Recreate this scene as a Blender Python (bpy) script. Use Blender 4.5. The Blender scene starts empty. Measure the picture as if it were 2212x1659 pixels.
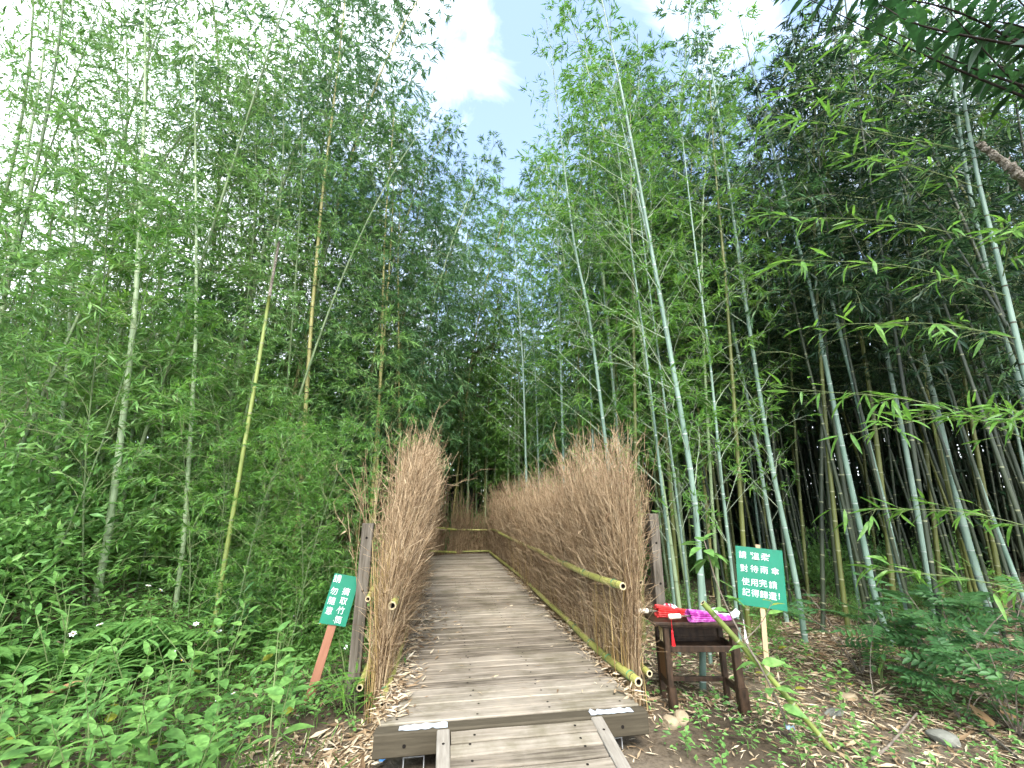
import bpy, math, random
import numpy as np
from mathutils import Vector, Matrix, Euler

# ---------------------------------------------------------------- camera, sky, sun, exposure
SC = bpy.context.scene
C = SC.collection
CAM_H, CAM_P, CAM_A, CAM_F = 1.6, math.radians(16.1), math.radians(9.3), 891.0   # focal in px of a 2212 px wide picture
cd = bpy.data.cameras.new('camera'); cam = bpy.data.objects.new('camera', cd); C.objects.link(cam)
cd.sensor_width = 36.0; cd.lens = 36.0 * CAM_F / 2212.0; cd.clip_start = 0.05; cd.clip_end = 2000
cam.location = (0, 0, CAM_H); cam.rotation_euler = (math.pi/2 + CAM_P, 0, -CAM_A)
SC.camera = cam

SUN_EL, SUN_AZ = math.radians(48), math.radians(-174)      # azimuth clockwise from +Y (the way the path runs)
w = bpy.data.worlds.new('World'); SC.world = w; w.use_nodes = True
nt = w.node_tree; nt.nodes.clear()
def N(t, kind, **kw):
    n = t.nodes.new(kind)
    for k, v in kw.items(): setattr(n, k, v)
    return n
sky = N(nt, 'ShaderNodeTexSky', sky_type='NISHITA', sun_disc=False, sun_elevation=SUN_EL, sun_rotation=SUN_AZ,
        air_density=1.0, dust_density=0.6, ozone_density=0.8)
tc = N(nt, 'ShaderNodeTexCoord')
mp = N(nt, 'ShaderNodeMapping'); mp.inputs['Location'].default_value = (1.08, 0.62, 0.1); mp.inputs['Scale'].default_value = (1.0, 1.0, 1.6)
ns = N(nt, 'ShaderNodeTexNoise'); ns.inputs['Scale'].default_value = 1.15; ns.inputs['Detail'].default_value = 2.2; ns.inputs['Roughness'].default_value = 0.38
cr = N(nt, 'ShaderNodeValToRGB')
cr.color_ramp.elements[0].position = 0.37; cr.color_ramp.elements[0].color = (.05, .05, .05, 1)
cr.color_ramp.elements[1].position = 0.66; cr.color_ramp.elements[1].color = (1, 1, 1, 1)
mx = N(nt, 'ShaderNodeMix', data_type='RGBA'); mx.inputs[7].default_value = (7.8, 8.3, 8.8, 1)
bg = N(nt, 'ShaderNodeBackground'); bg.inputs['Strength'].default_value = 0.10
wo = N(nt, 'ShaderNodeOutputWorld')
L = nt.links.new
ns2 = N(nt, 'ShaderNodeTexNoise'); ns2.inputs['Scale'].default_value = 5.5; ns2.inputs['Detail'].default_value = 6.0; ns2.inputs['Roughness'].default_value = 0.55; ns2.inputs['Distortion'].default_value = 0.6
sb = N(nt, 'ShaderNodeMath', operation='SUBTRACT'); sb.inputs[1].default_value = 0.54
md = N(nt, 'ShaderNodeMath', operation='MULTIPLY_ADD'); md.inputs[1].default_value = 0.42
L(tc.outputs['Generated'], mp.inputs['Vector']); L(mp.outputs[0], ns.inputs['Vector']); L(tc.outputs['Generated'], ns2.inputs['Vector'])
L(ns2.outputs['Fac'], sb.inputs[0]); L(sb.outputs[0], md.inputs[0]); L(ns.outputs['Fac'], md.inputs[2]); L(md.outputs[0], cr.inputs['Fac'])
L(cr.outputs['Color'], mx.inputs[0]); L(sky.outputs[0], mx.inputs[6]); L(mx.outputs[2], bg.inputs['Color']); L(bg.outputs[0], wo.inputs['Surface'])

sd = bpy.data.lights.new('sun', 'SUN'); sd.energy = 1.5; sd.angle = math.radians(26); sd.color = (1.0, 0.96, 0.89)
so = bpy.data.objects.new('sun', sd); C.objects.link(so)
sv = Vector((math.sin(SUN_AZ)*math.cos(SUN_EL), math.cos(SUN_AZ)*math.cos(SUN_EL), math.sin(SUN_EL)))
so.rotation_euler = sv.to_track_quat('Z', 'Y').to_euler(); so.location = sv * 30
vs = SC.view_settings
vs.view_transform = 'Standard'; vs.look = 'None'; vs.gamma = 1.0; vs.use_curve_mapping = False
vs.exposure = 2.5
SC.cycles.max_bounces = 4; SC.cycles.diffuse_bounces = 3; SC.cycles.transmission_bounces = 3; SC.cycles.glossy_bounces = 1; SC.cycles.transparent_max_bounces = 2
SC.cycles.use_adaptive_sampling = True; SC.cycles.adaptive_threshold = 0.04; SC.cycles.use_denoising = True

# ---------------------------------------------------------------- helpers
def ray(x, y):
    u = (x - 1106.0)/CAM_F; v = -(y - 829.5)/CAM_F
    up = math.cos(CAM_P)*v + math.sin(CAM_P); fw = math.cos(CAM_P) - math.sin(CAM_P)*v
    return np.array([u*math.cos(CAM_A) + fw*math.sin(CAM_A), -u*math.sin(CAM_A) + fw*math.cos(CAM_A), up]), fw
def at(x, y, d):                       # the point seen at a pixel of the photograph, d metres ahead of the viewer
    r, f = ray(x, y); return r*(d/f) + np.array([0, 0, CAM_H])
def onz(x, y, z=0.0):                  # the point seen at a pixel on the level z; with its distance ahead
    r, f = ray(x, y); t = (z - CAM_H)/r[2]; return r*t + np.array([0, 0, CAM_H]), t*f
def topx(p):                           # world point to picture
    q = np.asarray(p, float) - [0, 0, CAM_H]
    xr = q[0]*math.cos(CAM_A) - q[1]*math.sin(CAM_A); fw = q[0]*math.sin(CAM_A) + q[1]*math.cos(CAM_A)
    zc = fw*math.cos(CAM_P) + q[2]*math.sin(CAM_P); yc = -fw*math.sin(CAM_P) + q[2]*math.cos(CAM_P)
    return 1106 + CAM_F*xr/zc, 829.5 - CAM_F*yc/zc, zc
def sstep(a, b, x):
    t = np.clip((x - a)/(b - a), 0, 1); return t*t*(3 - 2*t)
def gz(x, y):                          # the height of the ground
    x = np.asarray(x, float); y = np.asarray(y, float)
    h = 1.0*sstep(-1.4, -5.5, x)*sstep(2.5, 5.0, y) + 0.25*sstep(5.5, 12, x)
    h = h + 0.028*np.sin(1.7*x + 0.6*y)*np.sin(1.3*y - 0.5*x + 1) + 0.012*np.sin(5.1*x + 2)*np.sin(4.3*y)
    m = sstep(0.55, 0.0, np.maximum(np.abs(x - 0.55) - 1.0, 0))
    return h*(1 - 0.6*m)

class G:
    def __init__(s): s.v = []; s.f = []; s.n = 0
    def add(s, v, f, m=0):
        v = np.asarray(v, float).reshape(-1, 3); f = np.asarray(f, int)
        s.v.append(v); s.f.append((f + s.n, m)); s.n += len(v)
    def box(s, c, d, m=0, R=None):
        c = np.asarray(c, float); h = np.asarray(d, float)/2
        p = np.array([[x, y, z] for x in (-1, 1) for y in (-1, 1) for z in (-1, 1)])*h
        if R is not None: p = p @ np.asarray(R).T
        s.add(p + c, [[0,1,3,2],[4,6,7,5],[0,4,5,1],[2,3,7,6],[0,2,6,4],[1,5,7,3]], m)
    def bbox(s, c, d, b=0.004, m=0, R=None):        # a box with its long edges bevelled
        c = np.asarray(c, float); d = np.asarray(d, float); k = int(np.argmax(d)); o = [i for i in range(3) if i != k]
        a, e = d[o[0]]/2, d[o[1]]/2; b = min(b, a*.45, e*.45)
        pr = [(-a+b,-e),(a-b,-e),(a,-e+b),(a,e-b),(a-b,e),(-a+b,e),(-a,e-b),(-a,-e+b)]
        P = np.zeros((16, 3))
        for j, (p, q) in enumerate(pr):
            for t, sg in enumerate((-1, 1)):
                P[j + 8*t, o[0]] = p; P[j + 8*t, o[1]] = q; P[j + 8*t, k] = sg*d[k]/2
        if R is not None: P = P @ np.asarray(R).T
        P = P + c; b0 = s.n; s.v.append(P); s.n += 16
        s.f.append((np.array([[b0+j, b0+(j+1)%8, b0+8+(j+1)%8, b0+8+j] for j in range(8)]), m))
        s.f.append((np.array([[b0+j for j in range(7, -1, -1)], [b0+8+j for j in range(8)]]), m))
    def tube(s, pts, rad, k=8, m=0, caps=True):
        pts = np.asarray(pts, float); n = len(pts); rad = np.broadcast_to(np.asarray(rad, float), (n,))
        T = np.gradient(pts, axis=0); T /= np.linalg.norm(T, axis=1)[:, None] + 1e-12
        ref = np.array([0, 0, 1.]) if abs(T[:, 2]).mean() < 0.85 else np.array([1., 0, 0])
        a = np.cross(T, ref); a /= np.linalg.norm(a, axis=1)[:, None] + 1e-12; b = np.cross(T, a)
        th = np.arange(k)*2*math.pi/k
        V = pts[:, None] + rad[:, None, None]*(np.cos(th)[None, :, None]*a[:, None] + np.sin(th)[None, :, None]*b[:, None])
        i = np.arange(n - 1)[:, None]; j = np.arange(k)[None]
        F = np.stack([i*k + j, i*k + (j+1) % k, (i+1)*k + (j+1) % k, (i+1)*k + j], -1).reshape(-1, 4)
        b0 = s.n; s.v.append(V.reshape(-1, 3)); s.n += n*k; s.f.append((F + b0, m))
        if caps: s.f.append((np.array([[b0+q for q in range(k)], [b0+(n-1)*k+q for q in range(k-1, -1, -1)]]), m))
    def segs(s, p0, p1, r0, r1, k=3, m=0):
        p0 = np.asarray(p0, float); p1 = np.asarray(p1, float); n = len(p0)
        if n == 0: return
        d = p1 - p0; d /= np.linalg.norm(d, axis=1)[:, None] + 1e-12
        ref = np.where(np.abs(d[:, 2:3]) < 0.8, np.array([[0, 0, 1.]]), np.array([[1., 0, 0]]))
        a = np.cross(d, ref); a /= np.linalg.norm(a, axis=1)[:, None] + 1e-12; b = np.cross(d, a)
        th = np.arange(k)*2*math.pi/k
        o = np.cos(th)[None, :, None]*a[:, None] + np.sin(th)[None, :, None]*b[:, None]
        r0 = np.broadcast_to(np.asarray(r0, float), (n,)); r1 = np.broadcast_to(np.asarray(r1, float), (n,))
        V = np.concatenate([p0[:, None] + o*r0[:, None, None], p1[:, None] + o*r1[:, None, None]], 1)
        i = (np.arange(n)*2*k)[:, None]; j = np.arange(k)[None]
        F = np.stack([i + j, i + (j+1) % k, i + k + (j+1) % k, i + k + j], -1).reshape(-1, 4)
        s.add(V, F, m)
    def leaves(s, P, D, Ln, W, rng, hi=False, tilt=0.7, sag=0.12, m=0, up=(0, 0, 1)):
        P = np.asarray(P, float); D = np.asarray(D, float); n = len(P)
        if n == 0: return
        D = D/(np.linalg.norm(D, axis=1)[:, None] + 1e-9)
        Ln = np.broadcast_to(np.asarray(Ln, float), (n,))[:, None]; W = np.broadcast_to(np.asarray(W, float), (n,))[:, None]
        u = np.asarray(up, float) + rng.normal(0, tilt, (n, 3))
        sd_ = np.cross(D, u); sd_ /= np.linalg.norm(sd_, axis=1)[:, None] + 1e-9
        nn = np.cross(sd_, D); dn = np.array([0, 0, -1.])*Ln*sag
        i = np.arange(n)[:, None]
        if hi:
            V = np.stack([P, P + D*Ln*.22 + sd_*W*.40 + nn*W*.12 + dn*.1, P + D*Ln*.22 - sd_*W*.40 + nn*W*.12 + dn*.1, P + D*Ln*.25 + dn*.1,
                          P + D*Ln*.58 + sd_*W*.42 + nn*W*.12 + dn*.45, P + D*Ln*.58 - sd_*W*.42 + nn*W*.12 + dn*.45, P + D*Ln*.60 + dn*.45, P + D*Ln + dn], 1)
            q = np.array([[0,1,3,3],[0,3,2,2],[1,4,6,3],[3,6,5,2],[4,7,6,6],[6,7,5,5]])
            t = np.array([[0,1,3],[0,3,2],[4,7,6],[6,7,5]]); qd = np.array([[1,4,6,3],[3,6,5,2]])
            b0 = s.n; s.v.append(V.reshape(-1, 3)); s.n += 8*n
            s.f.append(((i[:, :, None]*8 + t[None]).reshape(-1, 3) + b0, m)); s.f.append(((i[:, :, None]*8 + qd[None]).reshape(-1, 4) + b0, m))
        else:
            V = np.stack([P, P + D*Ln*.38 + sd_*W*.5 + nn*W*.12 + dn*.25, P + D*Ln + dn, P + D*Ln*.38 - sd_*W*.5 + nn*W*.12 + dn*.25], 1)
            t = np.array([[0,1,2],[0,2,3]])
            s.add(V, (i[:, :, None]*4 + t[None]).reshape(-1, 3), m)
    def mesh(s, name, mats, smooth=False):
        me = bpy.data.meshes.new(name)
        V = np.concatenate(s.v) if s.v else np.zeros((0, 3))
        lp = []; st = []; mi = []; o = 0
        for f, m in s.f:
            k = f.shape[1]; lp.append(f.ravel()); st.append(o + np.arange(len(f))*k); o += f.size; mi.append(np.full(len(f), m))
        lp = np.concatenate(lp); st = np.concatenate(st); mi = np.concatenate(mi)
        me.vertices.add(len(V)); me.vertices.foreach_set('co', V.ravel())
        me.loops.add(len(lp)); me.loops.foreach_set('vertex_index', lp.astype(np.int32))
        me.polygons.add(len(st)); me.polygons.foreach_set('loop_start', st.astype(np.int32))
        me.polygons.foreach_set('material_index', mi.astype(np.int32))
        me.polygons.foreach_set('use_smooth', np.full(len(st), smooth))
        me.update(calc_edges=True)
        for m in (mats if isinstance(mats, (list, tuple)) else [mats]): me.materials.append(m)
        return me
    def build(s, name, mats, parent=None, smooth=False, loc=None, kind=None):
        return link(name, s.mesh(name, mats, smooth), parent, loc, kind)
def link(name, data, parent=None, loc=None, kind=None):
    o = bpy.data.objects.new(name, data); C.objects.link(o)
    if parent is not None: o.parent = parent
    if loc is not None: o.location = loc
    if kind: o['kind'] = kind
    return o
def tag(o, label=None, cat=None, group=None, kind=None):
    for k, v in (('label', label), ('category', cat), ('group', group), ('kind', kind)):
        if v: o[k] = v
    return o
def thing(name, label, cat, loc=(0, 0, 0), group=None, rz=0.0):
    o = link(name, None); o.location = loc; o.rotation_euler = (0, 0, rz); o.empty_display_size = 0.1
    return tag(o, label, cat, group)
def copy_tree(o, parent=None):
    c = o.copy(); C.objects.link(c); c.parent = parent
    for ch in o.children: copy_tree(ch, c)
    return c
def Rz(a): return np.array([[math.cos(a), -math.sin(a), 0], [math.sin(a), math.cos(a), 0], [0, 0, 1]])
def Rxyz(x, y, z): return np.array(Euler((x, y, z)).to_matrix())
def unit(v): v = np.asarray(v, float); return v/(np.linalg.norm(v) + 1e-12)
def catmull(P, n):
    P = np.asarray(P, float); P = np.vstack([2*P[0]-P[1], P, 2*P[-1]-P[-2]]); out = []
    for i in range(1, len(P)-2):
        t = np.linspace(0, 1, n, endpoint=False)[:, None]; a, b, c, d = P[i-1:i+3]
        out.append(.5*(2*b + (c-a)*t + (2*a-5*b+4*c-d)*t*t + (3*b-a-3*c+d)*t**3))
    return np.vstack(out + [P[-2:-1]])

# ---------------------------------------------------------------- materials
def new_mat(name):
    m = bpy.data.materials.new(name); m.use_nodes = True; t = m.node_tree; t.nodes.clear()
    o = N(t, 'ShaderNodeOutputMaterial'); b = N(t, 'ShaderNodeBsdfPrincipled'); t.links.new(b.outputs[0], o.inputs[0])
    return m, t, b, o
def ramp(t, cols, pos=None):
    r = N(t, 'ShaderNodeValToRGB'); e = r.color_ramp.elements
    pos = pos or [i/(len(cols)-1) for i in range(len(cols))]
    while len(e) < len(cols): e.new(0.5)
    for i, c in enumerate(cols): e[i].position = pos[i]; e[i].color = (*c, 1)
    return r
def leaf_mat(name, cols, trans=0.38, rough=0.42, tint=None):
    m, t, b, o = new_mat(name); l = t.links.new
    g = N(t, 'ShaderNodeNewGeometry'); oi = N(t, 'ShaderNodeObjectInfo')
    ma = N(t, 'ShaderNodeMath', operation='MULTIPLY_ADD'); ma.inputs[1].default_value = 0.55
    mb = N(t, 'ShaderNodeMath', operation='MULTIPLY'); mb.inputs[1].default_value = 0.45
    l(g.outputs['Random Per Island'], ma.inputs[0]); l(oi.outputs['Random'], mb.inputs[0]); l(mb.outputs[0], ma.inputs[2])
    r0 = ramp(t, cols); l(ma.outputs[0], r0.inputs['Fac'])
    tcn = N(t, 'ShaderNodeTexCoord'); nz = N(t, 'ShaderNodeTexNoise'); nz.inputs['Scale'].default_value = 34; nz.inputs['Detail'].default_value = 1.0; l(tcn.outputs['Object'], nz.inputs['Vector'])
    mr = N(t, 'ShaderNodeMapRange'); mr.inputs[1].default_value = .3; mr.inputs[2].default_value = .7; mr.inputs[3].default_value = .70; mr.inputs[4].default_value = 1.25; l(nz.outputs['Fac'], mr.inputs[0])
    r = N(t, 'ShaderNodeMix', data_type='RGBA', blend_type='MULTIPLY'); r.inputs[0].default_value = 1.0; l(r0.outputs[0], r.inputs[6]); l(mr.outputs[0], r.inputs[7])
    l(r.outputs[2], b.inputs['Base Color']); b.inputs['Roughness'].default_value = rough; b.inputs['Specular IOR Level'].default_value = 0.35
    tr = N(t, 'ShaderNodeBsdfTranslucent'); hs = N(t, 'ShaderNodeHueSaturation'); hs.inputs['Value'].default_value = 1.5; hs.inputs['Hue'].default_value = 0.492; hs.inputs['Saturation'].default_value = 1.05
    l(r.outputs[2], hs.inputs['Color']); l(hs.outputs[0], tr.inputs['Color'])
    mi = N(t, 'ShaderNodeMixShader'); mi.inputs[0].default_value = trans
    l(b.outputs[0], mi.inputs[1]); l(tr.outputs[0], mi.inputs[2]); l(mi.outputs[0], o.inputs[0])
    return m
def island_mat(name, cols, rough=0.75, spec=0.2):
    m, t, b, o = new_mat(name); l = t.links.new
    g = N(t, 'ShaderNodeNewGeometry'); r = ramp(t, cols); l(g.outputs['Random Per Island'], r.inputs['Fac'])
    l(r.outputs[0], b.inputs['Base Color']); b.inputs['Roughness'].default_value = rough; b.inputs['Specular IOR Level'].default_value = spec
    return m
def noise_mat(name, cols, scale=(1, 1, 1), ns=5.0, detail=6, rough=0.7, spec=0.3, bump=0.3, bdist=0.01, pos=None, objrand=0.0, island=0.0, coord='Object'):
    m, t, b, o = new_mat(name); l = t.links.new
    tcn = N(t, 'ShaderNodeTexCoord'); mpn = N(t, 'ShaderNodeMapping'); mpn.inputs['Scale'].default_value = scale
    n = N(t, 'ShaderNodeTexNoise'); n.inputs['Scale'].default_value = ns; n.inputs['Detail'].default_value = detail; n.inputs['Roughness'].default_value = 0.6
    src = tcn.outputs[coord]
    if objrand:
        oi = N(t, 'ShaderNodeObjectInfo'); va = N(t, 'ShaderNodeVectorMath', operation='MULTIPLY_ADD')
        cb = N(t, 'ShaderNodeCombineXYZ'); mm = N(t, 'ShaderNodeMath', operation='MULTIPLY'); mm.inputs[1].default_value = 31.7
        l(oi.outputs['Random'], mm.inputs[0]); l(mm.outputs[0], cb.inputs[0]); l(mm.outputs[0], cb.inputs[1]); l(mm.outputs[0], cb.inputs[2])
        ad = N(t, 'ShaderNodeVectorMath', operation='ADD'); l(src, ad.inputs[0]); l(cb.outputs[0], ad.inputs[1]); src = ad.outputs[0]
    l(src, mpn.inputs['Vector']); l(mpn.outputs[0], n.inputs['Vector'])
    r = ramp(t, cols, pos); fac = n.outputs['Fac']
    if objrand:
        k = N(t, 'ShaderNodeMath', operation='MULTIPLY_ADD'); k.inputs[1].default_value = objrand; 
        s0 = N(t, 'ShaderNodeMath', operation='SUBTRACT'); s0.inputs[1].default_value = 0.5; l(oi.outputs['Random'], s0.inputs[0])
        l(s0.outputs[0], k.inputs[0]); l(fac, k.inputs[2]); fac = k.outputs[0]
    if island:
        gg = N(t, 'ShaderNodeNewGeometry'); k2 = N(t, 'ShaderNodeMath', operation='MULTIPLY_ADD'); k2.inputs[1].default_value = island
        s2 = N(t, 'ShaderNodeMath', operation='SUBTRACT'); s2.inputs[1].default_value = 0.5; l(gg.outputs['Random Per Island'], s2.inputs[0])
        l(s2.outputs[0], k2.inputs[0]); l(fac, k2.inputs[2]); fac = k2.outputs[0]
    l(fac, r.inputs['Fac']); l(r.outputs[0], b.inputs['Base Color'])
    b.inputs['Roughness'].default_value = rough; b.inputs['Specular IOR Level'].default_value = spec
    if bump:
        bp = N(t, 'ShaderNodeBump'); bp.inputs['Strength'].default_value = bump; bp.inputs['Distance'].default_value = bdist
        l(n.outputs['Fac'], bp.inputs['Height']); l(bp.outputs[0], b.inputs['Normal'])
    return m
def plain(name, col, rough=0.6, spec=0.3, metal=0.0):
    m, t, b, o = new_mat(name)
    n = N(t, 'ShaderNodeTexNoise'); n.inputs['Scale'].default_value = 14; tcn = N(t, 'ShaderNodeTexCoord'); t.links.new(tcn.outputs['Object'], n.inputs['Vector'])
    r = ramp(t, [tuple(c*0.82 for c in col), tuple(min(1, c*1.12) for c in col)], [0.3, 0.7]); t.links.new(n.outputs['Fac'], r.inputs['Fac'])
    t.links.new(r.outputs[0], b.inputs['Base Color']); b.inputs['Roughness'].default_value = rough; b.inputs['Specular IOR Level'].default_value = spec; b.inputs['Metallic'].default_value = metal
    return m

M = {}
M['leaf_feather'] = leaf_mat('leaf_feather', [(.060, .142, .042), (.100, .210, .056), (.145, .280, .073), (.200, .345, .095)], 0.34)
M['leaf_dense'] = leaf_mat('leaf_dense', [(.030, .085, .036), (.050, .125, .046), (.080, .175, .056), (.125, .235, .070)], 0.30)
M['leaf_bright'] = leaf_mat('leaf_bright', [(0.052, 0.138, 0.029), (0.086, 0.207, 0.037), (0.127, 0.265, 0.046), (0.184, 0.322, 0.069)], 0.42)
M['leaf_shaded'] = leaf_mat('leaf_shaded', [(.008, .028, .011), (.014, .042, .016), (.024, .062, .020)], 0.22)  # near-black leaves: the shade inside the right grove is put into the colour
M['leaf_weed'] = leaf_mat('leaf_weed', [(0.063, 0.158, 0.041), (0.100, 0.226, 0.056), (0.142, 0.289, 0.070), (0.205, 0.347, 0.086)], 0.30, 0.5)
M['leaf_weed_dark'] = leaf_mat('leaf_weed_dark', [(.030, .090, .028), (.05, .13, .038), (.085, .18, .05)], 0.25, 0.5)
M['fern'] = leaf_mat('fern', [(0.060, 0.156, 0.036), (0.096, 0.216, 0.048), (0.144, 0.276, 0.060)], 0.35, 0.5)
M['leaf_tree'] = leaf_mat('leaf_tree', [(.012, .040, .014), (.02, .06, .02), (.035, .085, .025)], 0.35, 0.4)
M['leaf_yellowing'] = leaf_mat('leaf_yellowing', [(.20, .26, .04), (.34, .34, .05)], 0.3, 0.5)
M['twig_green'] = noise_mat('twig_green', [(.13, .18, .07), (.24, .27, .12)], ns=8, bump=0)
M['twig_pale'] = noise_mat('twig_pale', [(.22, .29, .20), (.36, .40, .28)], ns=8, bump=0)
M['stem'] = noise_mat('stem', [(.10, .15, .05), (.17, .21, .08)], ns=8, bump=0)
def culm_mat(name, cols, pos): return noise_mat(name, cols, (1, 1, .35), 4.0, 7, 0.48, 0.35, 0.05, 0.004, pos, objrand=0.18)
M['culm_blue'] = culm_mat('culm_blue', [(0.036, 0.060, 0.032), (0.104, 0.168, 0.124), (0.160, 0.232, 0.180), (0.216, 0.288, 0.232)], [0.18, 0.36, 0.55, 0.8])
M['culm_green'] = culm_mat('culm_green', [(0.076, 0.102, 0.043), (0.170, 0.230, 0.111), (0.246, 0.315, 0.170), (0.315, 0.374, 0.230)], [0.2, 0.38, 0.58, 0.8])
M['culm_olive'] = culm_mat('culm_olive', [(0.026, 0.032, 0.011), (0.075, 0.086, 0.022), (0.112, 0.124, 0.030), (0.158, 0.165, 0.053)], [0.2, 0.38, 0.58, 0.8])
M['culm_yellow'] = culm_mat('culm_yellow', [(0.104, 0.096, 0.028), (0.216, 0.200, 0.060), (0.288, 0.264, 0.096), (0.336, 0.320, 0.144)], [0.2, 0.38, 0.58, 0.8])
M['culm_lime'] = culm_mat('culm_lime', [(0.072, 0.088, 0.024), (0.136, 0.176, 0.040), (0.200, 0.240, 0.060), (0.256, 0.288, 0.096)], [0.2, 0.38, 0.58, 0.8])
M['culm_dim'] = culm_mat('culm_dim', [(.04, .06, .025), (.08, .12, .05), (.12, .17, .07), (.17, .22, .10)], [0.2, 0.38, 0.58, 0.8])
M['culm_dark'] = culm_mat('culm_dark', [(0.010, 0.013, 0.009), (0.025, 0.034, 0.019), (0.039, 0.050, 0.025), (0.055, 0.066, 0.033)], [0.2, 0.38, 0.58, 0.8])  # dark culms, deepened further: the grove's inner shade is put into the colour
M['node_pale'] = plain('node_pale', (.36, .42, .37), .7)
M['node_green'] = plain('node_green', (.20, .24, .13), .7)
M['node_dark'] = plain('node_dark', (.06, .055, .035), .7)
M['node_olive'] = plain('node_olive', (.26, .27, .16), .7)
M['rail_bamboo'] = noise_mat('rail_bamboo', [(0.085, 0.093, 0.025), (0.238, 0.246, 0.060), (0.340, 0.332, 0.093), (0.425, 0.399, 0.162)], (1, .3, 1), 5, 6, 0.4, 0.4, 0.08, 0.003, [0.2, 0.4, 0.6, 0.85], objrand=0.2)
M['bamboo_cut'] = noise_mat('bamboo_cut', [(.34, .27, .15), (.55, .46, .28)], ns=40, rough=.8)
M['hole_dark'] = plain('hole_dark', (.012, .010, .008), .9, .1)  # near-black for screws and staples; shade inside holes is put into the colour
M['brush'] = island_mat('brush', [(0.085, 0.050, 0.025), (0.155, 0.099, 0.052), (0.237, 0.161, 0.088), (0.326, 0.234, 0.137), (0.438, 0.335, 0.208)])
M['straw'] = island_mat('straw', [(0.167, 0.104, 0.041), (0.274, 0.186, 0.068), (0.365, 0.260, 0.109), (0.456, 0.342, 0.163)], .6)
M['brush_dark'] = island_mat('brush_dark', [(0.094, 0.060, 0.031), (0.154, 0.105, 0.056), (0.222, 0.155, 0.085), (0.308, 0.222, 0.125)])
M['dry_leaf'] = island_mat('dry_leaf', [(.10, .062, .032), (.20, .135, .075), (.32, .235, .14), (.44, .355, .235), (.54, .46, .33)], .7)
M['deck'] = noise_mat('deck', [(0.064, 0.051, 0.038), (0.169, 0.143, 0.108), (0.236, 0.204, 0.158), (0.312, 0.277, 0.219)], (1.2, 22, 22), 2.2, 9, .82, .18, .55, .004, [0.20, 0.40, 0.60, 0.85], objrand=0.34)
def stained(m, lo, hi, sc):
    t = m.node_tree; l = t.links.new; b = next(n for n in t.nodes if n.type == 'BSDF_PRINCIPLED'); src = b.inputs['Base Color'].links[0].from_socket
    g_ = N(t, 'ShaderNodeNewGeometry'); n_ = N(t, 'ShaderNodeTexNoise'); n_.inputs['Scale'].default_value = sc; n_.inputs['Detail'].default_value = 7; n_.inputs['Roughness'].default_value = .65; l(g_.outputs['Position'], n_.inputs['Vector'])
    r_ = ramp(t, [lo, (1, 1, 1), hi], [.33, .52, .70]); l(n_.outputs['Fac'], r_.inputs['Fac']); x_ = N(t, 'ShaderNodeMix', data_type='RGBA', blend_type='MULTIPLY'); x_.inputs[0].default_value = 1
    l(src, x_.inputs[6]); l(r_.outputs[0], x_.inputs[7]); l(x_.outputs[2], b.inputs['Base Color'])
stained(M['deck'], (.62, .62, .54), (1.18, 1.16, 1.12), 2.6)
M['deck_end'] = noise_mat('deck_end', [(0.025, 0.020, 0.013), (0.059, 0.049, 0.032), (0.105, 0.087, 0.059)], (1.5, 20, 20), 2.5, 9, .85, .15, .5, .004)  # deck wood darkened: shade on the beam's front face is put into the colour
M['ramp_rail'] = noise_mat('ramp_rail', [(0.108, 0.090, 0.068), (0.216, 0.194, 0.158), (0.317, 0.295, 0.252)], (22, 1.2, 22), 2.2, 9, .82, .18, .5, .004)
M['post'] = noise_mat('post', [(.028, .024, .018), (.085, .072, .054), (.14, .120, .094), (.22, .195, .160)], (16, 16, 1.1), 2.6, 9, .85, .15, .6, .006, [0.25, 0.42, 0.58, 0.8])
M['stake_red'] = noise_mat('stake_red', [(0.160, 0.068, 0.040), (0.264, 0.120, 0.072), (0.336, 0.176, 0.112)], (18, 18, 1.3), 2.5, 8, .75, .2, .3, .003)
M['stake_pale'] = noise_mat('stake_pale', [(0.289, 0.196, 0.111), (0.425, 0.306, 0.187), (0.493, 0.383, 0.255)], (18, 18, 1.3), 2.5, 8, .75, .2, .3, .003)
M['table'] = noise_mat('table', [(.010, .006, .003), (.030, .017, .009), (.055, .031, .017), (.10, .062, .038)], (6, 6, 2.0), 5, 8, .5, .35, .3, .004, [0.25, 0.45, 0.62, 0.85])
M['table_panel'] = noise_mat('table_panel', [(.07, .035, .018), (.17, .09, .04), (.24, .13, .06)], (14, 14, 1.5), 4, 8, .7, .2, .2, .003)
M['green_board'] = noise_mat('green_board', [(0.004, 0.140, 0.079), (0.006, 0.185, 0.105)], ns=3, rough=.38, spec=.5, bump=.03)
M['white_paint'] = plain('white_paint', (.66, .68, .67), .6)
M['worn_paint'] = noise_mat('worn_paint', [(.16, .155, .145), (.33, .355, .37), (.42, .45, .47)], (3, 12, 1), 6, 6, .7, .2, 0, .001, [.30, .42, .6])
M['steel'] = noise_mat('steel', [(.22, .22, .21), (.42, .42, .41)], ns=20, rough=.45, spec=.5)
stained(M['green_board'], (.80, .84, .82), (1.12, 1.08, 1.1), 7.0)
M['red'] = noise_mat('red', [(.45, .02, .02), (.68, .05, .045), (.75, .20, .17)], ns=30, rough=.55, pos=[.3, .55, .85])
M['red_tassel'] = plain('red_tassel', (.75, .015, .02), .6)
M['purple'] = noise_mat('purple', [(.14, .02, .13), (.42, .05, .32), (.60, .16, .46), (.80, .62, .76)], (1, 1, 1), 26, 4, .5, .3, .1, .002, [.28, .46, .60, .78])
M['white_cloth'] = plain('white_cloth', (.74, .77, .82), .7)
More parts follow.
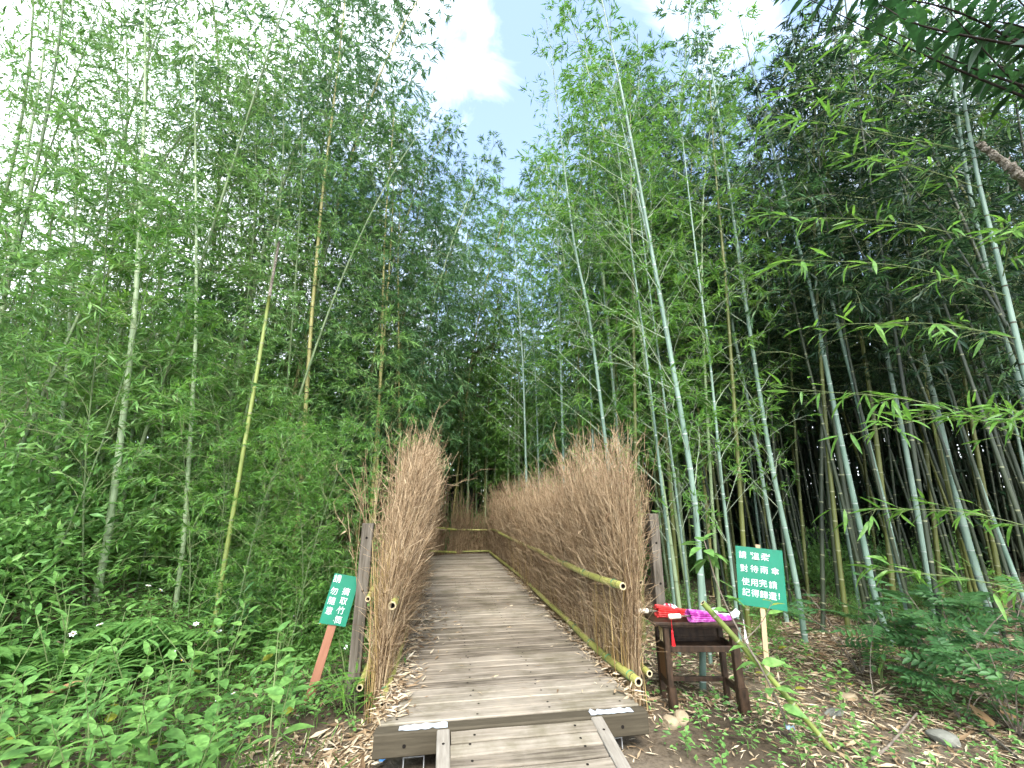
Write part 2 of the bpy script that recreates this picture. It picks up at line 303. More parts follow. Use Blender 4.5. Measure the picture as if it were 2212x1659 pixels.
M['red_cloth'] = noise_mat('red_cloth', [(.50, .02, .05), (.60, .05, .08), (.76, .72, .76), (.8, .8, .84)], (6, 1, 1), 7, 2, .7, .2, 0, .001, [.40, .46, .49, .6])
M['ivory'] = plain('ivory', (.72, .68, .55), .45)
M['pink_white'] = plain('pink_white', (.78, .68, .70), .6)
M['brass'] = plain('brass', (.62, .50, .26), .35, .5, .6)
M['green_tie'] = plain('green_tie', (.03, .20, .10), .5)
M['stone'] = noise_mat('stone', [(0.160, 0.120, 0.072), (0.272, 0.216, 0.136), (0.368, 0.312, 0.224)], ns=9, rough=.9, bump=.6, bdist=.02)
M['pale_stone'] = noise_mat('pale_stone', [(.09, .09, .072), (.21, .21, .175)], ns=9, rough=.9, bump=.6, bdist=.02)
M['bark'] = noise_mat('bark', [(.06, .045, .035), (.17, .14, .11), (.33, .29, .24)], (5, 5, 2), 6, 8, .9, .1, .8, .02)
M['bark_dark'] = noise_mat('bark_dark', [(.012, .010, .008), (.035, .028, .022)], (5, 5, 2), 6, 6, .9, .1, .5, .01)
M['dead_wood'] = noise_mat('dead_wood', [(.055, .046, .034), (.165, .145, .115), (.30, .275, .235)], (9, 9, 9), 7, 9, .95, .05, 1.0, .02, [.32, .5, .72])
M['petal'] = plain('petal', (.86, .87, .84), .6)
M['yellow'] = plain('yellow', (.65, .40, .02), .6)
M['blue'] = plain('blue', (.08, .28, .60), .5)
M['pale_blue'] = plain('pale_blue', (.40, .55, .70), .5)
M['fallen_leaf'] = noise_mat('fallen_leaf', [(.13, .065, .03), (.24, .145, .07), (.34, .25, .14)], ns=12, rough=.5)

def ground_mat():
    m, t, b, o = new_mat('soil'); l = t.links.new
    tcn = N(t, 'ShaderNodeTexCoord')
    n1 = N(t, 'ShaderNodeTexNoise'); n1.inputs['Scale'].default_value = 1.1; n1.inputs['Detail'].default_value = 6
    n2 = N(t, 'ShaderNodeTexNoise'); n2.inputs['Scale'].default_value = 38; n2.inputs['Detail'].default_value = 8; n2.inputs['Roughness'].default_value = .7
    for n in (n1, n2): l(tcn.outputs['Object'], n.inputs['Vector'])
    r1 = ramp(t, [(.058, .045, .030), (.115, .090, .062), (.175, .145, .105)], [.3, .5, .72])
    r2 = ramp(t, [(.45, .42, .38), (1, 1, 1), (1.25, 1.2, 1.12)], [.28, .52, .75])
    l(n1.outputs['Fac'], r1.inputs['Fac']); l(n2.outputs['Fac'], r2.inputs['Fac'])
    mxx = N(t, 'ShaderNodeMix', data_type='RGBA', blend_type='MULTIPLY'); mxx.inputs[0].default_value = 1
    l(r1.outputs[0], mxx.inputs[6]); l(r2.outputs[0], mxx.inputs[7]); l(mxx.outputs[2], b.inputs['Base Color'])
    b.inputs['Roughness'].default_value = .95; b.inputs['Specular IOR Level'].default_value = .1
    bp = N(t, 'ShaderNodeBump'); bp.inputs['Strength'].default_value = .7; bp.inputs['Distance'].default_value = .02
    l(n2.outputs['Fac'], bp.inputs['Height']); l(bp.outputs[0], b.inputs['Normal'])
    return m
M['soil'] = ground_mat()

# ---------------------------------------------------------------- the ground
def axis(lo, hi, a, b, step, far):
    inner = np.arange(a, b + 1e-6, step); k = np.geomspace(step, far, 22).cumsum()
    left = a - k; right = b + k
    return np.concatenate([left[left > lo][::-1], inner, right[right < hi]])
gx = axis(-300, 300, -8, 12, .16, 90); gy = axis(-300, 300, 0, 16, .16, 90)
X, Y = np.meshgrid(gx, gy); nx, ny = len(gx), len(gy)
g = G(); ii = np.arange(ny-1)[:, None]*nx + np.arange(nx-1)[None]
g.add(np.stack([X, Y, gz(X, Y)], -1), np.stack([ii, ii+1, ii+nx+1, ii+nx], -1).reshape(-1, 4))
tag(g.build('ground', M['soil'], smooth=True), kind='structure')

# ---------------------------------------------------------------- the boardwalk
DX0, DX1, DY0, DY1, DZ = -0.33, 1.42, 3.20, 12.3, 0.25
rng = np.random.default_rng(7)
deck = thing('boardwalk', 'weathered grey plank boardwalk running between the two brush fences', 'boardwalk', (0, 0, 0))
def plank_mesh(Lx, Wy, th, seed, nscrew):
    r = np.random.default_rng(seed); k = 9; xs = np.linspace(-Lx/2, Lx/2, k)
    g = G(); e0 = -Wy/2 + r.normal(0, .0018, k); e1 = Wy/2 + r.normal(0, .0018, k); zt = r.normal(0, .0012, k); b = .006
    V = []
    for i, x in enumerate(xs):
        V += [[x, e0[i], -th], [x, e0[i], zt[i]-b], [x, e0[i]+b, zt[i]], [x, e1[i]-b, zt[i]], [x, e1[i], zt[i]-b], [x, e1[i], -th]]
    F = [[i*6+j, i*6+(j+1) % 6, (i+1)*6+(j+1) % 6, (i+1)*6+j] for i in range(k-1) for j in range(6)]
    g.add(V, np.array(F)[:, ::-1]); 
    b0 = g.n; g.f.append((np.array([[5,4,3,2,1,0]]), 0)); g.f.append((np.array([[(k-1)*6+j for j in range(6)]]), 0))
    for s in np.linspace(-Lx/2+.12, Lx/2-.12, nscrew):
        cx = s + r.normal(0, .015); cy = r.normal(0, Wy*.18); th_ = np.arange(8)*math.pi/4
        ring = np.stack([cx + .0085*np.cos(th_), cy + .0085*np.sin(th_), np.full(8, .0022)], -1)
        g.v.append(ring); g.f.append((np.array([[g.n+j for j in range(8)]]), 1)); g.n += 8
    return g.mesh('plank', [M['deck'], M['hole_dark']])
pm = [plank_mesh(DX1-DX0, .112, .036, s, 4) for s in range(7)]
pmw = [plank_mesh(3.5, .112, .036, s+20, 6) for s in range(3)]
y = DY0 + .06; i = 0
while y < DY1:
    wide = y > 9.9
    o = link('plank', (pmw if wide else pm)[i % (3 if wide else 7)], deck)
    o.location = ((DX0+DX1)/2 + rng.normal(0, .006) - (.875 if wide else 0), y, DZ + rng.normal(0, .0016)); o.rotation_euler = (rng.normal(0, .006), rng.normal(0, .0008), rng.normal(0, .0022) + (math.pi if rng.random() < .5 else 0))
    y += .1215 + abs(rng.normal(0, .0025)); i += 1
g = G(); g.bbox(((DX0+DX1)/2, DY0-.055, DZ-.069), (DX1-DX0+.03, .10, .13), .008); fb = g.build('front_beam', M['deck_end'], deck)
for hx in (DX0+.17, DX1-.17):
    g = G(); g.tube([(hx, DY0-.1068, DZ-.075), (hx, DY0-.1, DZ-.075)], .011, 12); g.build('bolt_hole', M['hole_dark'], fb)  # raised dark disc, its colour standing in for the shade of a hole
def paint_patch(x0, x1, seed):
    r = np.random.default_rng(seed); k = 14; xs = np.linspace(x0, x1, k); g = G()
    a = DY0-.100 + np.abs(r.normal(0, .006, k)); b = DY0-.028 + r.normal(0, .010, k)
    z0, z1 = DZ-.002, DZ+.0005
    V = np.concatenate([np.stack([xs, a, np.full(k, z1)], -1), np.stack([xs, b, np.full(k, z1)], -1)])
    g.add(V, [[j, j+1, k+j+1, k+j] for j in range(k-1)]); return g.build('paint_patch', M['worn_paint'], fb)
paint_patch(-.20, .10, 3); paint_patch(1.04, 1.34, 4)
for jx in (-.12, .55, 1.22):
    g = G(); g.bbox((jx, (DY0+DY1)/2, DZ-.085), (.07, DY1-DY0-.02, .095), .004); g.build('joist', M['deck_end'], deck)
for jx in (-.10, 1.20):                               # steel channels showing under the front beam
    g = G()
    for (cx, cz, dx, dz) in ((0, .068, .13, .006), (-.062, .035, .006, .06), (.062, .035, .006, .06)): g.box((jx+cx, DY0+.9, cz+.022), (dx, 1.9, dz))
    g.build('steel_channel', M['steel'], deck)
for fx in (-.22, 1.28):
    for fy in (3.6, 6.2, 9.0, 11.6):
        g = G(); g.bbox((fx, fy, .05), (.09, .09, .22), .01); g.build('footing', M['deck_end'], deck)
# the ramp
ramp_t = thing('ramp', 'short sloping plank ramp leading up to the boardwalk', 'ramp', (0, 0, 0))
RX0, RX1 = .115, 1.03; RY0, RY1 = 3.085, 1.9; RZ0, RZ1 = .235, .06
sl = math.atan2(RZ0-RZ1, RY0-RY1)
rm = [plank_mesh(RX1-RX0, .098, .034, s+40, 2) for s in range(5)]
y = RY0-.05; i = 0
while y > RY1:
    o = link('plank', rm[i % 5], ramp_t); o.location = ((RX0+RX1)/2 + rng.normal(0, .004), y, RZ0 - (RY0-y)*math.tan(sl) + rng.normal(0, .001))
    o.rotation_euler = (sl, rng.normal(0, .001), rng.normal(0, .004)); y -= .106; i += 1
for x0, nm in ((RX0-.042, 'left'), (RX1+.042, 'right')):
    g = G(); R = Rxyz(sl, 0, 0); ln = math.hypot(RY0-RY1, RZ0-RZ1)+.02
    g.bbox((x0, (RY0+RY1)/2, (RZ0+RZ1)/2-.038), (.078, ln, .10), .006, R=R); rr = g.build('side_rail', M['ramp_rail'], ramp_t)
    for ty in (.12, .55, 1.0):
        yy = RY0-ty; zz = RZ0-ty*math.tan(sl)+.0135; th_ = np.arange(8)*math.pi/4
        g = G(); g.add(np.stack([x0+.009*np.cos(th_), yy+.009*np.sin(th_), zz+.009*np.sin(th_)*math.tan(sl)], -1), [list(range(8))]); g.build('screw', M['hole_dark'], rr)

# ---------------------------------------------------------------- brush fences
def brush(fn, length, dens, rng, hmean, spread, tw=5, thick=.085, flare=1.0, lean=0.0, rad=1.0, bias=0.0):
    """upright dry twigs along a base line fn(s) -> (x, y, z, nx, ny); n is the side normal"""
    g = G(); P0 = []; P1 = []; R0 = []; R1 = []; LP = []; LD = []
    nst = int(length*dens); nb_ = max(2, int(length/.15)); bal = rng.normal(0, .09, nb_+1); bsp = rng.normal(0, .55*spread, nb_+1); bh = rng.uniform(.86, 1.10, nb_+1); boff = rng.normal(0, thick*.35, nb_+1)
    for k in range(nst):
        bi = rng.integers(0, nb_); s = min(max((bi + .5 + rng.normal(0, .32))*length/nb_, 0), length); x, y, z, nx, ny = fn(s); tx, ty = -ny, nx
        off = rng.normal(0, thick*.5) + boff[bi]; h = hmean(s)*rng.uniform(.55, 1.10)*bh[bi]*(1.12 if rng.random() < .03 else 1)
        sp = rng.normal(bias, spread)*flare + bsp[bi]; al = rng.normal(0, .12) + lean + bal[bi]
        p = np.array([x + nx*off, y + ny*off, z + rng.uniform(-.02, .12)]); n = 5
        for q in range(n):
            t = (q+1)/n; tt = t**2.4
            e = np.array([x + nx*(off + (sp + off*1.5)*tt*h*.5) + tx*al*t*h, y + ny*(off + (sp + off*1.5)*tt*h*.5) + ty*al*t*h, z + h*t]) + rng.normal(0, .010, 3)
            r0 = (.0036*(1-.72*q/n))*rad; r1 = (.0036*(1-.72*(q+1)/n))*rad
            P0.append(p); P1.append(e); R0.append(r0); R1.append(r1)
            if q >= 1:
                for _ in range(rng.poisson(tw/ n*1.6)):
                    d = unit((e-p)/np.linalg.norm(e-p) + rng.normal(0, .42, 3)); d[2] = abs(d[2]); l = rng.uniform(.10, .34)*(1 if q < 4 else .8)
                    a = p + (e-p)*rng.random(); m = a + d*l*.5 + rng.normal(0, .006, 3); b = m + unit(d + rng.normal(0, .28, 3))*l*.5
                    P0 += [a, m]; P1 += [m, b]; R0 += [.0019*rad, .0015*rad]; R1 += [.0015*rad, .0009*rad]
                if rng.random() < .16: LP.append(p); LD.append(rng.normal(0, 1, 3) + [0, 0, -.5])
            p = e
    g.segs(np.array(P0), np.array(P1), np.array(R0), np.array(R1))
    if LP: g.leaves(np.array(LP), np.array(LD), rng.uniform(.05, .12, len(LP)), .014, rng, m=0)
    return g
def bamboo_pole(pts, r, node_gap=.33, k=12, hollow=True, rng=None, node_off=.1, cap=True):
    """a cut bamboo pole: slots 0 wall, 1 node ring, 2 cut end, 3 hollow"""
    g = G(); P = catmull(pts, 12); sl_ = np.concatenate([[0], np.cumsum(np.linalg.norm(np.diff(P, axis=0), axis=1))]); Lt = sl_[-1]
    samp = [0.0]; rr = [1.0]; s = node_off; nodes = []
    while s < Lt-.03:
        nodes.append(s); samp += [s-.012, s-.004, s, s+.006, s+.014]; rr += [1.0, 1.06, 1.09, 1.05, .99]; s += node_gap*(rng.uniform(.85, 1.15) if rng is not None else 1)
    samp.append(Lt); rr.append(1.0); samp = np.array(samp); rr = np.array(rr)
    ok = (samp >= 0) & (samp <= Lt); samp = samp[ok]; rr = rr[ok]; o = np.argsort(samp); samp = samp[o]; rr = rr[o]
    Q = np.stack([np.interp(samp, sl_, P[:, i]) for i in range(3)], -1); rad = (r if np.isscalar(r) else np.interp(samp, [0, Lt], r))*rr
    g.tube(Q, rad, k, 0, caps=False)
    nq = len(samp); f, _ = g.f[-1]; mat = np.zeros(len(f), int); seg = np.arange(len(f))//k
    mid = (samp[:-1]+samp[1:])/2
    isn = np.array([any(abs(m-n_) < .006 for n_ in nodes) for m in mid])
    g.f = [(f[~isn[seg]], 0)] + ([(f[isn[seg]], 1)] if isn.any() else [])
    for e, sg in ((0, -1), (-1, 1)):                      # the cut ends: a pale wall ring round a dark hollow
        c = Q[e]; d = unit(Q[-1]-Q[-2]) if e == -1 else unit(Q[0]-Q[1]); ra = float(rad[e])
        ref = np.array([0, 0, 1.]) if abs(d[2]) < .85 else np.array([1., 0, 0]); a = unit(np.cross(d, ref)); b = np.cross(d, a); th = np.arange(k)*2*math.pi/k
        ring = np.cos(th)[:, None]*a + np.sin(th)[:, None]*b
        V = np.concatenate([c + ring*ra, c + ring*ra*.62 + d*.0005, c + ring*ra*.58 - d*.03]); F = []
        for j in range(k): F.append([j, (j+1) % k, k+(j+1) % k, k+j])
        b0 = g.n; g.v.append(V); g.n += 3*k; g.f.append((np.array(F)+b0, 2)); g.f.append((np.array(F)+b0+k, 3)); g.f.append((np.array([[b0+2*k+j for j in range(k)]]), 3))
    return g
POLE = [M['rail_bamboo'], M['node_dark'], M['bamboo_cut'], M['hole_dark']]
def tie(parent, c, d, r, name='tie'):
    d = unit(d); a = unit(np.cross(d, [0, 0, 1.])); b = np.cross(d, a); g = G()
    for k in range(2):
        th = np.linspace(0, 2*math.pi, 15); P = np.asarray(c) + d*(.008*(k-.5)) + np.cos(th)[:, None]*a*r + np.sin(th)[:, None]*b*r; g.tube(P, .0016, 4, caps=False)
    return g.build(name, M['green_tie'], parent)
def post(parent, base, top, wx=.085, wy=.075, holes=()):
    base = np.asarray(base, float); top = np.asarray(top, float); d = unit(top-base); h = np.linalg.norm(top-base)
    R = np.array(Vector(d).to_track_quat('Z', 'Y').to_matrix()) @ Rz(0); a = unit(np.cross([0, 1, 0], d)); b = np.cross(d, a); R = np.stack([a, b, d], 1)
    g = G(); g.bbox((base+top)/2, (wx, wy, h), .006, R=R); p = g.build('post', M['post'], parent)
    for hz, ox in holes:
        c = base + d*hz + a*ox - b*(wy/2); g = G(); g.tube([c + b*.01, c - b*.0012], .011, 10); g.build('bolt_hole', M['hole_dark'], p)  # dark plug slightly proud of the post; the hole's shade is painted
    return p

rf = thing('brush_fence', 'long dry twig fence along the right side of the boardwalk', 'fence', (0, 0, 0))
def rline(s):
    y = 3.64 + s; x = 1.60 + .02*math.sin(s*1.1) - .10*sstep(6.5, 9, s); return x, y, float(gz(x, y))+.02, -1., 0.
r1 = np.random.default_rng(11)
def rh(s): return 1.78 + .22*math.exp(-((s-.7)/.9)**2) + .05*math.sin(3*s) - .10*float(sstep(3, 8, s))
gA = brush(rline, 3.2, 860, r1, rh, .12, 9, .06, rad=1.0, bias=.07); gA.build('brush', M['brush'], rf, kind='stuff')
def rline2(s): return rline(s+3.2)
gB = brush(rline2, 5.6, 380, r1, lambda s: rh(s+3.2), .14, 7, .07, rad=1.4, bias=.05); gB.build('brush', M['brush'], rf, kind='stuff')
PB_, PT_ = at(1424, 1300, 4.28), at(1409, 1110, 4.22); PB_ = PB_ + (PB_-PT_)*((PB_[2]+.12)/(PT_[2]-PB_[2])); post(rf, PB_, PT_, .095, .07, ((1.36, .0), (1.0, .01), (.36, 0)))
post(rf, (1.80, 6.6, -.1), (1.78, 6.6, 1.45)); post(rf, (1.80, 9.6, -.1), (1.78, 9.6, 1.45))
def rail(parent, pts, r, seed, gap=.3, off=.08, label=None):
    rr = np.random.default_rng(seed); o = bamboo_pole(pts, r, gap, 12, rng=rr, node_off=off).build('rail', POLE, parent, smooth=False); return o
rails_r = [([(1.475, 3.46, .955), (1.445, 4.2, .93), (1.445, 5.6, .92), (1.43, 6.35, .93)], .030), ([(1.43, 6.30, .93), (1.44, 8.4, .90), (1.36, 10.2, .93)], .028), ([(1.43, 10.1, .93), (1.40, 11.0, .92), (1.36, 12.1, .90)], .026),
           ([(1.53, 3.42, .30), (1.50, 4.2, .28), (1.51, 5.2, .285)], .032), ([(1.50, 5.1, .30), (1.475, 6.2, .31), (1.51, 7.9, .30)], .028), ([(1.50, 7.8, .31), (1.45, 9.8, .30), (1.36, 12.1, .31)], .026)]
for k, (p, r) in enumerate(rails_r): rail(rf, p, r, k)
for k, (p, r) in enumerate([([(1.69, 3.58, .955), (1.70, 5.2, .95), (1.69, 6.6, .95)], .020), ([(1.70, 3.58, .29), (1.70, 5.0, .29)], .026)]): rail(rf, p, r, k+20)
for c in ((1.468, 3.62, .95), (1.445, 4.3, .928), (1.445, 5.0, .922), (1.445, 5.7, .92)): tie(rf, c, (0, 1, 0), .034)
for c in ((1.525, 3.55, .298), (1.508, 3.95, .288), (1.503, 4.4, .282), (1.508, 4.9, .284)): tie(rf, c, (0, 1, 0), .036)
for zz in (.955, .985): tie(rf, tuple(PB_ + (PT_-PB_)*((zz-PB_[2])/(PT_[2]-PB_[2]))), (0, 0, 1), .072)

def stalks(fn, length, n, rng, h0, h1, thick, rad):
    s_ = rng.random(n)*length; b = np.array([fn(q) for q in s_]); off = rng.normal(0, thick, n); h = rng.uniform(h0, h1, n)
    p0 = np.column_stack([b[:, 0] + b[:, 3]*off, b[:, 1] + b[:, 4]*off, b[:, 2] - .02]); d = np.column_stack([rng.normal(0, .05, n), rng.normal(0, .07, n), np.ones(n)])
    p1 = p0 + d*h[:, None]*.5 + rng.normal(0, .006, (n, 3)); p2 = p1 + (d + np.column_stack([rng.normal(0, .03, n), rng.normal(0, .04, n), np.zeros(n)]))*h[:, None]*.5
    g = G(); g.segs(p0, p1, rad, rad*.85, 5); g.segs(p1, p2, rad*.85, rad*.5, 5); return g
stalks(rline, 5.5, 1500, r1, .45, 1.25, .042, .0042).build('stalks', M['straw'], rf, kind='stuff')
lf = thing('brush_fence', 'tall flared dry twig fence left of the boardwalk entrance', 'fence', (0, 0, 0))
def lline(s):
    y = 3.82 + s; x = -.425 + .03*math.sin(s) + .06*sstep(1, 4, s); return x, y, float(gz(x, y))+.02, 1., 0.
r2 = np.random.default_rng(12)
def lh(s): return 1.84 + .25*math.exp(-((s-1.1)/1.0)**2) - .22*float(sstep(2, 5.2, s)) - .18*math.exp(-(s/.25)**2)
brush(lline, 2.4, 900, r2, lh, .105, 9, .05, rad=1.0, bias=.12).build('brush', M['brush'], lf, kind='stuff')
brush(lambda s: lline(s+2.4), 3.3, 330, r2, lambda s: lh(s+2.4), .12, 7, .06, rad=1.4, bias=.08).build('brush', M['brush'], lf, kind='stuff')
stalks(lline, 4.0, 1300, r2, .5, 1.35, .038, .0042).build('stalks', M['straw'], lf, kind='stuff')
gl = brush(lambda s: (-.60 - .10*s, 4.15 + .6*s, .75, 1., 0.), 1.0, 20, r2, lambda s: 1.20, .45, 6, .12, 1.2, -.12); gl.build('loose_twigs', M['brush'], lf, kind='stuff')
post(lf, (-.665, 4.20, -.12), (-.655, 4.16, 1.42), .10, .07, ((1.42, 0), (.98, .01), (.28, 0)))
post(lf, (-.72, 6.8, -.1), (-.70, 6.8, 1.4))
for k, (p, r) in enumerate([([(-.345, 3.68, .83), (-.315, 4.3, .90), (-.29, 5.2, 1.0), (-.30, 6.4, .99)], .032), ([(-.35, 3.62, .20), (-.33, 4.4, .29), (-.325, 5.4, .32), (-.33, 6.8, .34)], .034),
                            ([(-.37, 6.3, .99), (-.38, 7.8, 1.0), (-.40, 9.4, .99)], .028), ([(-.36, 6.7, .32), (-.37, 9.4, .32)], .028)]): rail(lf, p, r, k+40)
for k, (p, r) in enumerate([([(-.565, 3.90, .84), (-.585, 5.0, .90), (-.62, 6.8, .9)], .022), ([(-.565, 3.88, .22), (-.60, 6.8, .26)], .026)]): rail(lf, p, r, k+50)
for c, rr in (((-.339, 3.80, .842), .036), ((-.325, 4.1, .878), .036), ((-.36, 3.78, .215), .038)): tie(lf, c, (0, 1, .1), rr)
for zz in (.86, .89, .80, .24): tie(lf, (-.66, 4.17, zz), (0, 0, 1), .068)

ef = thing('brush_fence', 'dark twig fence closing the far end where the boardwalk turns left', 'fence', (0, 0, 0))
r3 = np.random.default_rng(13)
EP = np.array([[-2.4, 11.2], [-1.2, 11.5], [.10, 12.25], [.62, 12.45]])
def pline(P):
    d = np.diff(P, axis=0); ln = np.linalg.norm(d, axis=1); cum = np.concatenate([[0], np.cumsum(ln)])
    def fn(s):
        i = min(int(np.searchsorted(cum, s, 'right'))-1, len(d)-1); i = max(i, 0); t = (s-cum[i])/ln[i]; p = P[i]+d[i]*t; u = d[i]/ln[i]
        return p[0], p[1], float(gz(*p))+.02, u[1], -u[0]
    return fn, cum[-1]
fn, tot = pline(EP)
brush(fn, tot, 300, r3, lambda s: 1.95-.18*float(sstep(2.2, 3.2, s)), .24, 5, .10, rad=1.7).build('brush', M['brush_dark'], ef, kind='stuff')
fn2, tot2 = pline(np.array([[.5, 12.5], [1.6, 12.55]]))
brush(fn2, tot2, 300, r3, lambda s: 1.25, .15, 4, .10, rad=1.7).build('brush', M['brush_dark'], ef, kind='stuff')
for k, (p, r) in enumerate([([(-2.2, 11.12, 1.12), (-1.0, 11.5, 1.08), (.45, 12.26, .88)], .028), ([(-2.2, 11.12, .34), (-1.0, 11.5, .44), (.45, 12.26, .30)], .028),
                            ([(.40, 12.40, .88), (1.5, 12.43, .86)], .022), ([(.40, 12.40, .30), (1.5, 12.43, .30)], .022)]): rail(ef, p, r, k+60)

# ---------------------------------------------------------------- bamboo
KIND = {   # first/last fraction of the culm with branches, node step, branches per node, branch length, angle from culm, droop, leaves per twig, leaf length, twig radius
    'feather': dict(f0=.16, f1=1., step=.30, per=2, L=1.35, asc=(.75, 1.2), droop=.16, lpt=7.5, leaf=.108, tr=.0022, side=.34),
    'dense':   dict(f0=.22, f1=1., step=.26, per=3, L=1.15, asc=(.7, 1.2), droop=.30, lpt=9.0, leaf=.125, tr=.0022, side=.36),
    'sparse':  dict(f0=.14, f1=1., step=.34, per=2, L=1.20, asc=(.55, .9), droop=.05, lpt=3.6, leaf=.120, tr=.0028, side=.28),
    'thicket': dict(f0=.08, f1=1., step=.20, per=2, L=.90, asc=(.6, 1.1), droop=.14, lpt=7.5, leaf=.110, tr=.0020, side=.36),
    'deep':    dict(f0=.45, f1=1., step=.30, per=2, L=1.35, asc=(.7, 1.25), droop=.25, lpt=7.5, leaf=.150, tr=.0024, side=.36),
    'tip':     dict(f0=.55, f1=1., step=.34, per=2, L=1.15, asc=(.6, 1.1), droop=.15, lpt=5.0, leaf=.135, tr=.0022, side=.34),
}
def grow(curve, kind, rng, scale=1.0, f0=None, lmul=1.0, dens=1.0, az=None):
    """branches and leaves along a culm curve (k,3)"""
    K = KIND[kind]; d = np.diff(curve, axis=0); cum = np.concatenate([[0], np.cumsum(np.linalg.norm(d, axis=1))]); T = cum[-1]
    S0 = []; S1 = []; SR0 = []; SR1 = []; LP = []; LD = []
    s = T*(K['f0'] if f0 is None else f0); a = rng.uniform(0, 6.28)
    while s < T*K['f1']:
        p0 = np.array([np.interp(s, cum, curve[:, i]) for i in range(3)]); i = min(int(np.searchsorted(cum, s)), len(d))-1; ax = unit(d[max(i, 0)])
        fr = s/T; env = min(1, .55 + 1.6*(fr - K['f0']*.5))*(1 - .72*max(0, (fr-.55)/.45)**1.3); a += math.pi + rng.normal(0, .5)
        for b in range(K['per']):
            if rng.random() > dens: continue
            aa = (a + (b - (K['per']-1)/2)*.9 + rng.normal(0, .3)) if az is None else az + rng.normal(0, .7)
            rad = np.array([math.cos(aa), math.sin(aa), 0.]); rad = unit(rad - ax*np.dot(rad, ax)); asc = rng.uniform(*K['asc'])
            dd = ax*math.cos(asc) + rad*math.sin(asc); Lb = K['L']*env*rng.uniform(.5, 1.15)*scale*lmul
            n = max(4, int(Lb/.15)); st = Lb/n; p = p0.copy()
            for k in range(n):
                dd = unit(dd + np.array([0, 0, -K['droop']*(.4+k/n)]) + rng.normal(0, .07, 3)); e = p + dd*st
                S0.append(p); S1.append(e); SR0.append(K['tr']*scale*(1.5-k/n)); SR1.append(K['tr']*scale*(1.5-(k+1)/n))
                if k >= 1:
                    sv_ = unit(np.cross(dd, [0, 0, 1.]) + rng.normal(0, .35, 3))
                    for sg in (-1, 1):
                        if rng.random() < .12: continue
                        td = unit(dd*.75 + sv_*sg*.8 + rng.normal(0, .22, 3)); tl = K['side']*Lb*(1-.45*k/n)*rng.uniform(.4, 1.1); q = e + td*tl
                        S0.append(e); S1.append(q); SR0.append(K['tr']*.6*scale); SR1.append(K['tr']*.35*scale)
                        m = rng.poisson(K['lpt'])+1; u = rng.uniform(.25, 1, m); u[0] = 1
                        LP.append(e + (q-e)*u[:, None]); LD.append(td + rng.normal(0, .50, (m, 3)) + [0, 0, -.22])
                p = e
            LP.append(np.repeat(p[None], 3, 0)); LD.append(dd + rng.normal(0, .4, (3, 3)))
        s += K['step']*scale*rng.uniform(.8, 1.2)
    LP = np.concatenate(LP); LD = np.concatenate(LD)
    return (np.array(S0), np.array(S1), np.array(SR0), np.array(SR1)), (LP, LD, K['leaf']*scale)
def foliage(parent, res, leafm, twigm, rng, hi=False, wid=.16, name='foliage'):
    (a, b, c, d), (P, D, lf_) = res
    g = G(); g.segs(a, b, c, d); g.build('branches', twigm, parent, kind='stuff')
    g = G(); ln = lf_*rng.uniform(.55, 1.2, len(P)); g.leaves(P, D, ln, ln*wid, rng, hi=hi); return g.build(name, leafm, parent, kind='stuff')
def culm_geo(P, r0, gap=.30, k=9, taper=.78, rng=None):
    """jointed stem: slot 0 wall, slot 1 pale ring under each joint"""
    d = np.linalg.norm(np.diff(P, axis=0), axis=1); cum = np.concatenate([[0], np.cumsum(d)]); T = cum[-1]
    samp = [0.]; rr = [1.0]; isn = []; s = gap*.6
    while s < T-.05:
        gp = gap*(1 + .5*math.sin(min(1, s/T*1.4)*math.pi))*(rng.uniform(.93, 1.07) if rng is not None else 1)
        for o, f in ((-.016, 1.0), (-.003, 1.03), (.0, 1.085), (.008, 1.0)): samp.append(s+o); rr.append(f)
        s += gp
    samp.append(T); rr.append(1.0); samp = np.array(samp); rr = np.array(rr)
    Q = np.stack([np.interp(samp, cum, P[:, i]) for i in range(3)], -1); rad = r0*(1-taper*(samp/T)**1.25)*rr
    g = G(); g.tube(Q, rad, k, 0)
    f, _ = g.f[0]; seg = np.arange(len(f))//k; cap = g.f[1]
    n = (len(samp)-2)//4; pale = np.zeros(len(samp)-1, bool)
    for i in range(n): pale[1+4*i] = True; pale[2+4*i] = True
    g.f = [(f[~pale[seg]], 0), (f[pale[seg]], 1), cap]
    return g
NODE = {'culm_blue': 'node_pale', 'culm_lime': 'node_olive', 'culm_dim': 'node_green', 'culm_green': 'node_green', 'culm_olive': 'node_olive', 'culm_yellow': 'node_dark', 'culm_dark': 'node_olive'}
def curve_to(P3, H):
    """carry a traced stem down to the ground and up to its full height"""
    P3 = [np.asarray(p, float) for p in P3]; a, b = P3[0], P3[1]; z0 = float(gz(a[0], a[1]))-.06
    if a[2] > z0 + .03:
        d = unit(b-a); d = unit(np.array([d[0]*.6, d[1]*.6, d[2]])); P3.insert(0, a - d*((a[2]-z0)/d[2]))
    else: P3[0][2] = z0
    a, b = P3[-2], P3[-1]; d = unit(b-a)
    while P3[-1][2] < H-.2:
        d = unit(d + np.array([d[0]*.06, d[1]*.06 - .01, -.02])); P3.append(P3[-1] + d*min(1.2, H-P3[-1][2]+.1))
    return catmull(P3, 6)
